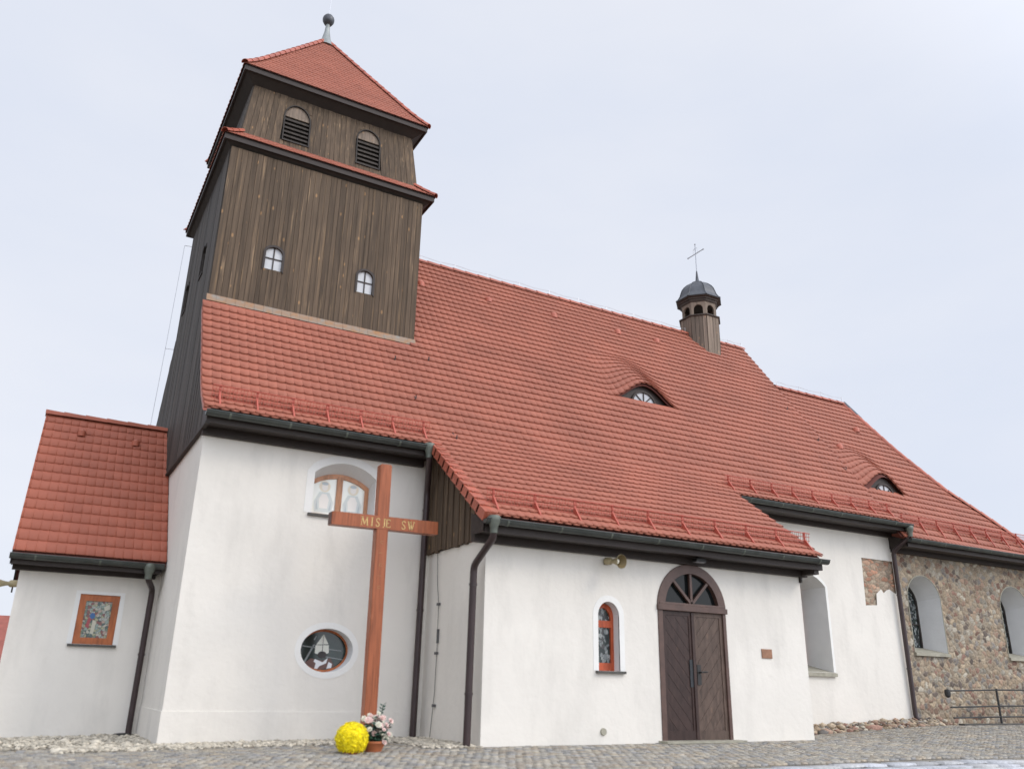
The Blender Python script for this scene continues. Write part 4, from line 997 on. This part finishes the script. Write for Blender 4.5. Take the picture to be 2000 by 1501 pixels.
def snow_guard(x0, x1, ye, zf, n, label):
    """wire lattice fence on brackets standing just above the eave"""
    y0 = ye+.27; z0 = zf(y0)+.06; lean = -.03; b = MB(); H = .24
    for k, hz in enumerate((.03, .1, .17, H)): b.tube([(x0-.12, y0+lean*hz/H, z0+hz), (x1+.12, y0+lean*hz/H, z0+hz)], .006 if k < 3 else .009, 5)
    for x in np.arange(x0-.12, x1+.12, .055): b.tube([(x, y0, z0+.03), (x, y0+lean, z0+H)], .0042, 4, False)
    o = b.build('snow_guard', 'guard', church, label)
    for i in range(n):
        x = x0+(x1-x0)*i/(n-1); b = MB(); s = (zf(y0+.1)-zf(y0-.1))/.2
        b.box((x-.02, y0-.012, z0-.02), (x+.02, y0+.012, z0+H+.02))
        pts = [(x, y0-.02, z0+.01), (x, y0-.19, z0-.19*s+.0), (x, y0-.19, z0-.19*s+.03), (x, y0-.02, z0+.12)]
        b.prism([(p[0]-.013, p[1], p[2]) for p in pts], (.026, 0, 0)); b.box((x-.022, y0, z0-.05), (x+.022, y0+.03, z0+.02)); b.build('bracket', 'guard', o)
    return o
rz = lambda y: float(roofz(y))
snow_guard(2.05, 5.62, EY1, rz, 7, 'red lattice snow guard above the tower eave')
snow_guard(5.95, 12.72, EY0, rz, 10, 'long red lattice snow guard above the porch eave')
snow_guard(12.95, 18.2, EY1, rz, 9, 'red lattice snow guard above the nave eave')
snow_guard(18.75, 24.3, CE0, lambda y: float(chancelz(20, y)), 9, 'red lattice snow guard above the chancel eave')

# ---------------------------------------------------------------- annex
AX0 = -.24
aw_ = wall('wall', YA, [(AX0, -1.2), (XT0, -1.2), (XT0, 1.78), (AX0, 1.78)], [AW], church, 'small white annex wall with one square window')
b = MB(); b.add([(AX0, YA, -1.2), (AX0, 20.8, -1.2), (AX0, 20.8, 1.8), (AX0, 18.49, 4.75), (AX0, YA, 1.8)], [(0, 1, 2, 3, 4)]); b.add([(AX0, 20.8, -1.2), (XT0, 20.8, -1.2), (XT0, 20.8, 1.8), (AX0, 20.8, 1.8)], [(0, 1, 2, 3)]); b.build('side_wall', 'plaster', aw_)
AY0, AZ0, AY1, AZ1 = 15.66, 1.90, 18.49, 4.95; asl = (AZ1-AZ0)/(AY1-AY0); aL = math.hypot(AZ1-AZ0, AY1-AY0)
def an_P(a, s):
    y = AY0+(AY1-AY0)*s/aL; z = AZ0+(AZ1-AZ0)*s/aL; n = np.zeros(y.shape+(3,)); n[..., 1] = -(AZ1-AZ0)/aL; n[..., 2] = (AY1-AY0)/aL
    wv = np.cos(a/.146*2*np.pi)*.004
    return np.stack([a, y, z], -1)+n*wv[..., None], n
aroof = lay_tiles('roof', an_P, 15, aL/15, .146, lambda s: -.40, lambda s: 1.93, lambda A, S: A > -99, 'annex_tile', church, 'steep dark red annex roof of large flat tiles', thick=.02, lift=.034, arc=.008, stagger=0.)
b = MB(); b.prism([(-.38, AY0+.02, AZ0-.01), (-.38, AY1, AZ1-.01), (-.38, 2*AY1-AY0, AZ0-.01), (-.38, 2*AY1-AY0, AZ0-.06), (-.38, AY1, AZ1-.07), (-.38, AY0+.02, AZ0-.06)], (2.31, 0, 0)); b.build('roof_boarding', 'deck', aroof)
caps('ridge_tiles', [(1.95, AY1, AZ1+.03), (-.42, AY1, AZ1+.03)], .12, .38, 'annex_tile', aroof)
b = MB(); b.prism([(-.40, AY0+.05, AZ0-.02), (-.40, AY1, AZ1-.02), (-.40, AY1, AZ1-.2), (-.40, AY0+.05, AZ0-.2)], (.03, 0, 0)); b.prism([(-.40, 2*AY1-AY0-.05, AZ0-.02), (-.40, AY1, AZ1-.02), (-.40, AY1, AZ1-.2), (-.40, 2*AY1-AY0-.05, AZ0-.2)], (.03, 0, 0)); b.build('bargeboard', 'eave', aroof)
for x, y in ((.28, 18.08), (1.28, 18.02)):
    z = AZ0+(y-AY0)*asl; MB().lathe((x, y-.04, z+.04), [(.07, -.05), (.07, .05), (.04, .08), (.01, .09)], 10).build('vent_tile', 'annex_tile', aroof, smooth=True)
eave_run(-.42, 1.90, AY0-.02, 1.90, YA, 1.80, deep=.13)
# plaster vent and cable
MB().lathe((0, 0, 0), [(.01, 0), (.06, 0), (.07, .02), (.02, .035)], 14)
b = MB(); b.tube([(8.115, YP+.01, -.62), (8.115, YP-.03, -.62)], [.06, .05], 14); b.build('vent_cap', 'sill_stone', church)
b = MB(); cb = [(XP0-.03, 13.25, 2.3), (XP0-.02, 13.2, 1.6), (XP0-.03, 13.1, 1.3), (XP0-.02, 13.1, .6), (XP0-.02, 13.12, -.1), (XP0-.03, 13.2, -.78)]
b.tube(cb, .005, 6)
for z in (1.28, .5, -.3): b.box((XP0-.04, 13.08, z-.02), (XP0, 13.16, z+.02))
b.box((XP0-.035, 13.075, .66), (XP0-.005, 13.11, .88)); b.build('cable', 'cable_grey', church)
b = MB(); b.tube([(25.0, YN-.03, 3.4), (24.6, YN-.03, 3.2), (24.55, YN-.03, 2.6), (24.6, YN-.04, 1.2)], .012, 6); b.build('cable', 'iron', church)

# ---------------------------------------------------------------- ridge turret
TX = 16.62; TYc = YR; r8 = R(22.5)
def octo(r, z): return [(TX+r*math.cos(r8+k*math.pi/4), TYc+r*math.sin(r8+k*math.pi/4), z) for k in range(8)]
core = MB(); core.prism(octo(.58, 8.9), (0, 0, 1.93)); tur = core.build('turret', 'turret_dark', church, 'small eight sided ridge turret with a dark bell shaped dome')
b = MB(); oc = [Vector(p) for p in octo(.60, 0)]
for k in range(8):
    a, c = oc[k], oc[(k+1) % 8]; n = ((a+c)/2-Vector((TX, TYc, 0))).normalized()
    for i in range(4):
        p, q = a.lerp(c, i/4+.012), a.lerp(c, (i+1)/4-.012); d = n*random.uniform(.012, .02)
        b.add([p+Vector((0, 0, 9.0)), q+Vector((0, 0, 9.0)), q+Vector((0, 0, 10.78)), p+Vector((0, 0, 10.78)), p+d+Vector((0, 0, 9.0)), q+d+Vector((0, 0, 9.0)), q+d+Vector((0, 0, 10.78)), p+d+Vector((0, 0, 10.78))], [(4, 5, 6, 7), (0, 4, 7, 3), (1, 2, 6, 5), (3, 7, 6, 2)])
b.build('base_boards', 'turret_wood', tur)
b = MB(); b.lathe((TX, TYc, 10.78), [(.62, 0), (.665, .02), (.665, .05), (.60, .07)], 8, r8); b.build('cornice', 'turret_dark', tur)
b = MB(); Z0, Z1 = 10.85, 11.30; Ri = .555
for k in range(8):                       # eight posts and arched heads
    p = Vector(octo(Ri, 0)[k]); q = Vector(octo(Ri, 0)[(k+1) % 8]); n = (((p+q)/2)-Vector((TX, TYc, 0))).normalized(); e = (q-p); ln = e.length; e.normalize()
    lp = [(0, Z0), (.075, Z0), (.075, Z0+.2)]+[(ln/2-(ln/2-.075)*math.cos(a), Z0+.2+(ln/2-.075)*1.05*math.sin(a)) for a in np.linspace(.1, math.pi-.1, 10)]+[(ln-.075, Z0+.2), (ln-.075, Z0), (ln, Z0), (ln, Z1+.05), (0, Z1+.05)]
    b.prism([p+e*u+Vector((0, 0, z)) for u, z in lp], n*-.05)
b.build('arcade', 'turret_wood', tur)
b = MB(); b.lathe((TX, TYc, Z1), [(.56, -.02), (.60, .02), (.60, .06), (.64, .07), (.64, .11), (.70, .13), (.70, .17), (.3, .18)], 8, r8); b.build('cornice', 'turret_dark', tur)
b = MB(); b.lathe((TX, TYc, Z1+.155), [(.735, 0), (.66, .07), (.60, .17), (.565, .28), (.52, .40), (.45, .50), (.34, .60), (.20, .68), (.09, .73), (.055, .80)], 8, r8); b.build('dome', 'lead', tur)
b = MB()
for k in range(8):
    pts = []
    for r_0, z in [(.735, 0), (.66, .07), (.60, .17), (.565, .28), (.52, .40), (.45, .50), (.34, .60), (.20, .68), (.09, .73)]: pts.append((TX+(r_0+.004)*math.cos(r8+k*math.pi/4), TYc+(r_0+.004)*math.sin(r8+k*math.pi/4), Z1+.16+z))
    b.tube(pts, .012, 5)
b.build('dome_seams', 'lead', tur)
b = MB(); b.lathe((TX, TYc, 12.15), [(.075, 0), (.05, .15), (.022, .42), (.012, .46)], 8); b.build('spike', 'lead', tur)
b = MB(); z = 12.58; b.tube([(TX, TYc, z), (TX, TYc, z+.98)], .014, 6); b.tube([(TX, TYc-.36, z+.64), (TX, TYc+.36, z+.64)], .014, 6)
for p in ((0, -.36, .64), (0, .36, .64), (0, 0, .98)): b.lathe((TX, TYc+p[1], z+p[2]), [(.005, -.035), (.03, 0), (.005, .035)], 6)
for sg in (-1, 1): b.tube([(TX, TYc+sg*.1, z+.64), (TX, TYc+sg*.1, z+.8), (TX, TYc+sg*.02, z+.84)], .006, 5)
b.build('cross', 'pale_metal', tur)
b = MB(); ff = []
for yv in (17.30, 17.52): ff.append((TX-.30, yv, float(roofz(yv))+.09)); ff.append((TX+.32, yv, float(roofz(yv))+.09))
b.add(ff, [(0, 1, 3, 2)]); b.build('flashing', 'zinc', tur)

# ================================================================= free standing things
# mission cross
CYF = 12.15; cz0 = float(ground(4.5, 12.2))-.03
cr_ = empty('wayside_cross', (4.53, CYF+.1, cz0), 'tall red brown wooden cross with gold lettering in front of the tower', 'cross')
b = MB(); b.prism([(4.445, CYF, cz0), (4.635, CYF, cz0), (4.60, CYF, 3.24), (4.585, CYF, 3.265), (4.425, CYF, 3.265), (4.41, CYF, 3.24)], (0, .165, 0)); b.build('post', 'cross', cr_, bevel=.012)
b = MB(); b.prism([(3.70, CYF-.004, 2.235), (5.445, CYF-.004, 2.25), (5.445, CYF-.004, 2.452), (3.70, CYF-.004, 2.435)], (0, .17, 0)); beam = b.build('crossbeam', 'cross', cr_, bevel=.012)
b = MB(); b.prism([(3.694, CYF+.006, 2.245), (3.694, CYF+.006, 2.425), (3.694, CYF+.155, 2.425), (3.694, CYF+.155, 2.245)], (.004, 0, 0)); b.build('end_grain', 'cross_end', beam)
# letters built from strokes
def stroke_letters(items, y, h, material, parent, name):
    b = MB()
    for ch, x0, z0 in items:
        wd = h*.62; t = h*.13; th = h*.075
        def S(x1, z1, x2, z2, tt=t):
            p, q = Vector((x0+x1*wd, z0+z1*h)), Vector((x0+x2*wd, z0+z2*h)); d = (q-p).normalized(); n = Vector((-d.y, d.x))*tt/2
            b.prism([(v.x, y-.003, v.y) for v in (p+n, p-n, q-n, q+n)], (0, .004, 0))
        def serif(x, z): S(x-.2, z, x+.2, z, th)
        if ch == 'M':
            S(-.1, 0, 0, 1, th); S(0, 1, .5, .1); S(.5, .1, 1, 1, th); S(1, 1, 1.1, 0); serif(-.1, 0); serif(1.1, 0); serif(0, 1); serif(1, 1)
        if ch == 'I': S(.3, 0, .3, 1); serif(.3, 0); serif(.3, 1)
        if ch == 'J': S(.45, .1, .45, 1); S(.45, .1, .15, -.08, th); serif(.45, 1)
        if ch == 'E': S(.15, 0, .15, 1); S(0, .97, .85, .97, th); S(.15, .52, .65, .52, th); S(0, .03, .9, .03, th); S(.85, .97, .85, .8, th); S(.9, .03, .9, .2, th)
        if ch == 'S':
            pts = [(.85, .8), (.75, .95), (.5, 1), (.22, .92), (.15, .75), (.3, .58), (.65, .42), (.82, .25), (.72, .07), (.45, 0), (.2, .06), (.1, .22)]
            for i in range(len(pts)-1): S(*pts[i], *pts[i+1], t*.8)
        if ch == 'W':
            S(-.05, 1, .3, 0); S(.3, 0, .6, .95, th); S(.45, 1, .8, 0); S(.8, 0, 1.15, 1, th); serif(-.05, 1); serif(1.15, 1); serif(.5, 1)
        if ch == '.': S(.1, .0, .1, .12)
        if ch == "'": S(.45, 1.1, .65, 1.28, th)
        if ch == '-': S(-.2, .5, 1.0, .5, th)
        if ch == '=': S(-.1, .75, .9, .75, th); S(-.1, .3, .9, .3, th); S(.0, .3, .0, .75, th)
    return b.build(name, material, parent)
zt_ = 2.275
stroke_letters([('M', 4.175, zt_), ('I', 4.31, zt_), ('S', 4.39, zt_), ('J', 4.50, zt_), ('E', 4.56, zt_), ('S', 4.815, zt_), ('W', 4.935, zt_)], CYF-.004, .125, 'gold', beam, 'lettering')
b = stroke_letters([('=', 4.50, 2.0), ('-', 4.49, 1.84), ('=', 4.50, 1.66), ('-', 4.50, 1.50), ('=', 4.50, 1.33)], CYF, .08, 'gold_worn', cr_, 'worn_inlay')

# yellow chrysanthemum ball
def flower_cloud(name, c, rad, squash, n, size, material, parent, zmin=-1, seed=1, petals=7, cup=.5):
    rg = np.random.default_rng(seed); b = MB()
    for i in range(n):
        ph = math.pi*(3-math.sqrt(5))*i; z = 1-(i+.5)/n*(1-zmin); r0 = math.sqrt(max(0, 1-z*z)); k = rad*rg.uniform(.9, 1.04)
        d = Vector((r0*math.cos(ph), r0*math.sin(ph), z)); p = Vector((d.x*k, d.y*k, d.z*k*squash))+Vector(c)
        d = (d+Vector(rg.normal(0, .18, 3))).normalized(); a = d.orthogonal().normalized(); e = d.cross(a); s = size*rg.uniform(.75, 1.2); t0 = rg.uniform(0, 6)
        vs = [p-d*s*.2]
        for q in range(petals*2):
            an = t0+q*math.pi/petals; rr = s*(1 if q % 2 == 0 else .55); vs.append(p+(a*math.cos(an)+e*math.sin(an))*rr+d*s*(cup if q % 2 == 0 else cup*.3))
        m = petals*2; b.add(vs, [(0, 1+q, 1+(q+1) % m) for q in range(m)])
    return b.build(name, material, parent)
yx, yy0 = 3.975, 11.28; yz = float(ground(yx, yy0))
yf = empty('chrysanthemum', (yx, yy0, yz), 'round bright yellow chrysanthemum standing before the wooden cross', 'flowers')
flower_cloud('blossoms', (yx, yy0, yz+.17), .205, .97, 1100, .02, 'yellow', yf, -.75, 3)
b = MB(); b.lathe((yx, yy0, yz+.17), [(.06, -.165), (.155, -.125), (.197, -.02), (.182, .09), (.11, .168), (.02, .196)], 16); b.build('inner_blossoms', 'yellow', yf, smooth=True)
b = MB(); b.lathe((yx, yy0, yz-.01), [(.09, 0), (.115, .06), (.118, .085), (.1, .085)], 16); b.build('pot', 'terracotta', yf, smooth=True)
# pot of pink and cream flowers
px, py0 = 4.335, 11.42; pz = float(ground(px, py0))
pf = empty('flower_pot', (px, py0, pz), 'terracotta bowl of pink and cream artificial flowers beside the yellow ball', 'flower pot')
b = MB(); b.lathe((px, py0, pz-.01), [(.10, 0), (.135, .08), (.155, .11), (.165, .115), (.165, .14), (.145, .14), (.14, .10)], 18); b.build('pot', 'terracotta', pf, smooth=True)
rg = np.random.default_rng(5); bl = MB(); stems = MB(); heads = {'pink': MB(), 'cream': MB()}
for i in range(62):
    an = rg.uniform(0, 6.28); rr = .235*math.sqrt(rg.uniform(0, 1)); h = rg.uniform(.20, .50) - rr*.4
    p = Vector((px+rr*math.cos(an), py0+rr*math.sin(an)*.8, pz+h)); root = Vector((px+rr*.3*math.cos(an), py0+rr*.3*math.sin(an), pz+.12))
    stems.tube([root, root.lerp(p, .6)+Vector((0, 0, .03)), p], .004, 5, False)
    hb = heads['pink' if rg.random() < .62 else 'cream']; s = rg.uniform(.03, .05); d = Vector((math.cos(an)*.5, -.55+math.sin(an)*.3, .6)).normalized(); a = d.orthogonal().normalized(); e = d.cross(a)
    for ring, (rs, hh, m) in enumerate(((1, .0, 7), (.68, .35, 6), (.35, .6, 4))):
        for q in range(m):
            t = 2*math.pi*q/m+ring; dr = a*math.cos(t)+e*math.sin(t); sd_ = d.cross(dr)*s*.5*rs
            hb.add([p+d*s*hh*.4, p+dr*s*rs*.6+sd_+d*s*hh, p+dr*s*rs*1.05+d*s*(hh+.35), p+dr*s*rs*.6-sd_+d*s*hh], [(0, 1, 2, 3)])
    for q in range(5):
        lp = p.lerp(root, rg.uniform(.15, .8))+Vector(rg.normal(0, .03, 3)); d2 = Vector(rg.normal(0, 1, 3)); d2.z = abs(d2.z)*.4; d2.normalize(); sd2 = d2.orthogonal().normalized()*.016; l_ = rg.uniform(.05, .085)
        bl.add([lp, lp+d2*l_*.5+sd2, lp+d2*l_, lp+d2*l_*.5-sd2], [(0, 1, 2, 3)])
sp = [Vector((px+.02, py0, pz+.2)), Vector((px+.07, py0, pz+.42)), Vector((px+.10, py0, pz+.58))]; stems.tube(sp, .005, 5, False)
for q in range(9):
    c = sp[1].lerp(sp[2], q/8); d2 = Vector(((-1)**q*.8, rg.normal(0, .4), .7)).normalized(); sd2 = d2.orthogonal().normalized()*.014; bl.add([c, c+d2*.03+sd2, c+d2*.06, c+d2*.03-sd2], [(0, 1, 2, 3)])
stems.build('stems', 'leaf', pf); bl.build('leaves', 'leaf', pf); heads['pink'].build('pink_flowers', 'pink', pf); heads['cream'].build('cream_flowers', 'cream', pf)

# horn loudspeakers
def horn(base, d, label, s=1., arm=.3):
    base = Vector(base); d = Vector(d).normalized(); o = empty('loudspeaker', base, label, 'loudspeaker', 'horn loudspeakers on the church walls')
    c = base+Vector((0, -arm, 0)) if abs(d.x) < .95 else base+Vector((-.12, 0, 0))
    b = MB(); n = 9; pts = [c+d*s*t for t in np.linspace(-.02, .24, n)]; rad = [s*(.032+.085*(t**1.7)) for t in np.linspace(0, 1, n)]
    b.tube(pts, rad, 18, False); b.tube([pts[-1]-d*.012, pts[-1]+d*.004], [rad[-1]*1.05, rad[-1]*1.03], 18, False); b.build('horn', 'horn', o, smooth=True)
    b = MB(); b.tube([p+d*.001 for p in pts], [r*.94 for r in rad], 18, False); b.build('horn_mouth', 'horn_dark', o, smooth=True)  # mouth lining in a darker colour, recess shade painted in
    b = MB(); b.tube([c-d*.16*s, c-d*.14*s, c-d*.03*s, c], [.02*s, .06*s, .062*s, .036*s], 14); b.build('driver', 'horn', o, smooth=True)
    b = MB(); b.tube([c+d*.05*s, c+d*.14*s, c+d*.17*s], [.03*s, .045*s, .006*s], 12); b.build('throat', 'cream', o, smooth=True)
    b = MB(); b.tube([base, c-d*.05*s], .014, 8); b.box(base-Vector((.04, .006, .04)), base+Vector((.04, .006, .04))); b.build('bracket', 'horn_dark', o)
    return o
horn((8.22, YP-.008, 1.98), (.16, -1, -.12), 'small beige horn loudspeaker above the narrow porch window', .95, .17)
horn((AX0-.01, YA+.3, 1.46), (-1, -.1, -.06), 'beige horn loudspeaker on the left corner of the annex', .95)
# plaque
o = MB().box((11.60, YP-.018, .575), (11.85, YP-.001, .735)).build('plaque', 'plaque', None, bevel=.003, origin=(11.72, YP, .655)); tag(o, 'small copper brown plaque on the porch wall right of the door', 'plaque')
# lamp below the eave over the door
lm = empty('floodlight', (10.05, 11.28, 2.16), 'small dark floodlight under the eave above the door', 'lamp')
b = MB(); b.prism([(9.93, 11.20, 2.11), (10.17, 11.20, 2.11), (10.15, 11.20, 2.17), (9.95, 11.20, 2.17)], (0, .13, .0)); b.build('housing', 'iron', lm, bevel=.01)
b = MB(); b.prism([(9.945, 11.21, 2.107), (10.155, 11.21, 2.107), (10.155, 11.32, 2.107), (9.945, 11.32, 2.107)], (0, 0, .002)); b.build('glass', 'pane_grey', lm)
b = MB(); b.tube([(10.05, 11.27, 2.16), (10.05, 11.30, 2.20)], .02, 8); b.build('bracket', 'iron', lm)
# iron railing by the chancel steps
yr = 13.2; rl = empty('railing', (21.0, yr, -.65), 'black iron pipe railing in front of the rubble stone wall', 'railing')
for z0, z1, xa in ((.12, .22, 19.2), (-.24, -.16, 19.25), (-.47, -.42, 19.3)):
    MB().tube([(xa, yr, z0), (21.15, yr, (z0+z1)/2), (25.5, yr, z1)], .018, 8).build('rail', 'iron', rl, smooth=True)
for x in (21.12, 24.3):
    MB().tube([(x, yr, -.75), (x, yr, .2)], .026, 8).build('post', 'iron', rl, smooth=True)
b = MB(); b.lathe((19.2, yr, .07), [(.02, -.10), (.06, -.07), (.07, 0), (.06, .07), (.02, .09)], 12); b.build('end_knob', 'iron', rl, smooth=True)
# raised dark strip painted in place of the shaded slot of sunken steps
b = MB(); b.prism([(19.3, 12.95, -.64), (26, 12.95, -.63), (26, 13.1, -.63), (19.3, 13.1, -.64)], (0, 0, .05)); tag(b.build('step_slot_shade', 'sill', None), 'dark strip under the iron railing standing in for the shaded slot of sunken steps', 'step_slot_shade')

# gravel and rubble at the wall foot
def stones(name, n, fx, size, seed, material, squash=.6):
    rg = np.random.default_rng(seed); ico = bmesh.new(); bmesh.ops.create_icosphere(ico, subdivisions=1, radius=1)
    base = np.array([v.co[:] for v in ico.verts]); fc = np.array([[v.index for v in f.verts] for f in ico.faces]); ico.free()
    pos = fx(rg, n); n = len(pos); s = size*rg.lognormal(0, .35, n)
    V = base[None]*(1+rg.normal(0, .16, (n, len(base), 1)))*s[:, None, None]
    V[..., 0] *= rg.uniform(.8, 1.5, n)[:, None]; V[..., 2] *= squash
    a = rg.uniform(0, 6.28, n); c, q = np.cos(a)[:, None], np.sin(a)[:, None]; X = V[..., 0]*c-V[..., 1]*q; Y = V[..., 0]*q+V[..., 1]*c
    V = np.stack([X, Y, V[..., 2]], -1)+pos[:, None]
    F = (fc[None]+np.arange(n)[:, None, None]*len(base)).ravel(); nf = n*len(fc)
    return np_mesh(name, V.reshape(-1, 3), F, np.arange(nf)*3, np.full(nf, 3), material)
def strip(rg, n):
    out = []
    for x0, x1, y0, y1, wt in ((-6, 1.95, 15.0, 16.18, .30), (.6, 5.97, 12.7, 13.66, .26), (5.2, 5.97, 11.4, 13.6, .12), (-6, 1.93, 13.5, 15.2, .32)):
        m = int(n*wt); x = rg.uniform(x0, x1, m); y = y1-(y1-y0)*rg.beta(1, 1.4, m); out.append(np.stack([x, y, ground(x, y)+.0+rg.uniform(0, .02, m)], 1))
    return np.concatenate(out)
tag(stones('gravel', 11000, strip, .023, 4, 'pebble'), kind='stuff', label='pale gravel strip along the church walls')
def heap(rg, n):
    x = rg.uniform(12.8, 19.4, n); k = rg.beta(1, 1.6, n); y = 13.70-.55*k; return np.stack([x, y, ground(x, y)+(1-k)*rg.uniform(0, .14, n)*np.clip((x-12.5)/2, .4, 1)], 1)
hp_ = stones('rubble', 1100, heap, .045, 9, None, .7)
ca = hp_.data.color_attributes.new('stone_colour', 'FLOAT_COLOR', 'POINT'); nv = len(hp_.data.vertices)//12
cc = np.ones((nv*12, 4), np.float32); cc[:, :3] = np.repeat(np.clip(PAL[RNG.integers(0, len(PAL), nv)]*RNG.uniform(.7, 1.5, nv)[:, None], .02, .8), 12, axis=0)
ca.data.foreach_set('color', cc.ravel()); hp_.data.materials.append(M['stone'])
tag(hp_, kind='stuff', label='loose rubble stones along the nave footing')

# house far behind, at the left edge
hs = empty('house', (-9, 48, -3), 'distant red roofed house behind the left corner of the annex', 'house')
b = MB(); b.prism([(-18, 45, -3), (-18, 45, -.1), (-18, 49.5, 2.6), (-18, 54, -.1), (-18, 54, -3)], (17.2, 0, 0)); b.build('wall', 'house_wall', hs)
b = MB(); b.prism([(-18.3, 44.5, -.35), (-18.3, 49.5, 2.85), (-18.3, 54.5, -.35), (-18.3, 54.5, -.55), (-18.3, 49.5, 2.63), (-18.3, 44.5, -.55)], (17.8, 0, 0)); b.build('roof', 'house_roof', hs)
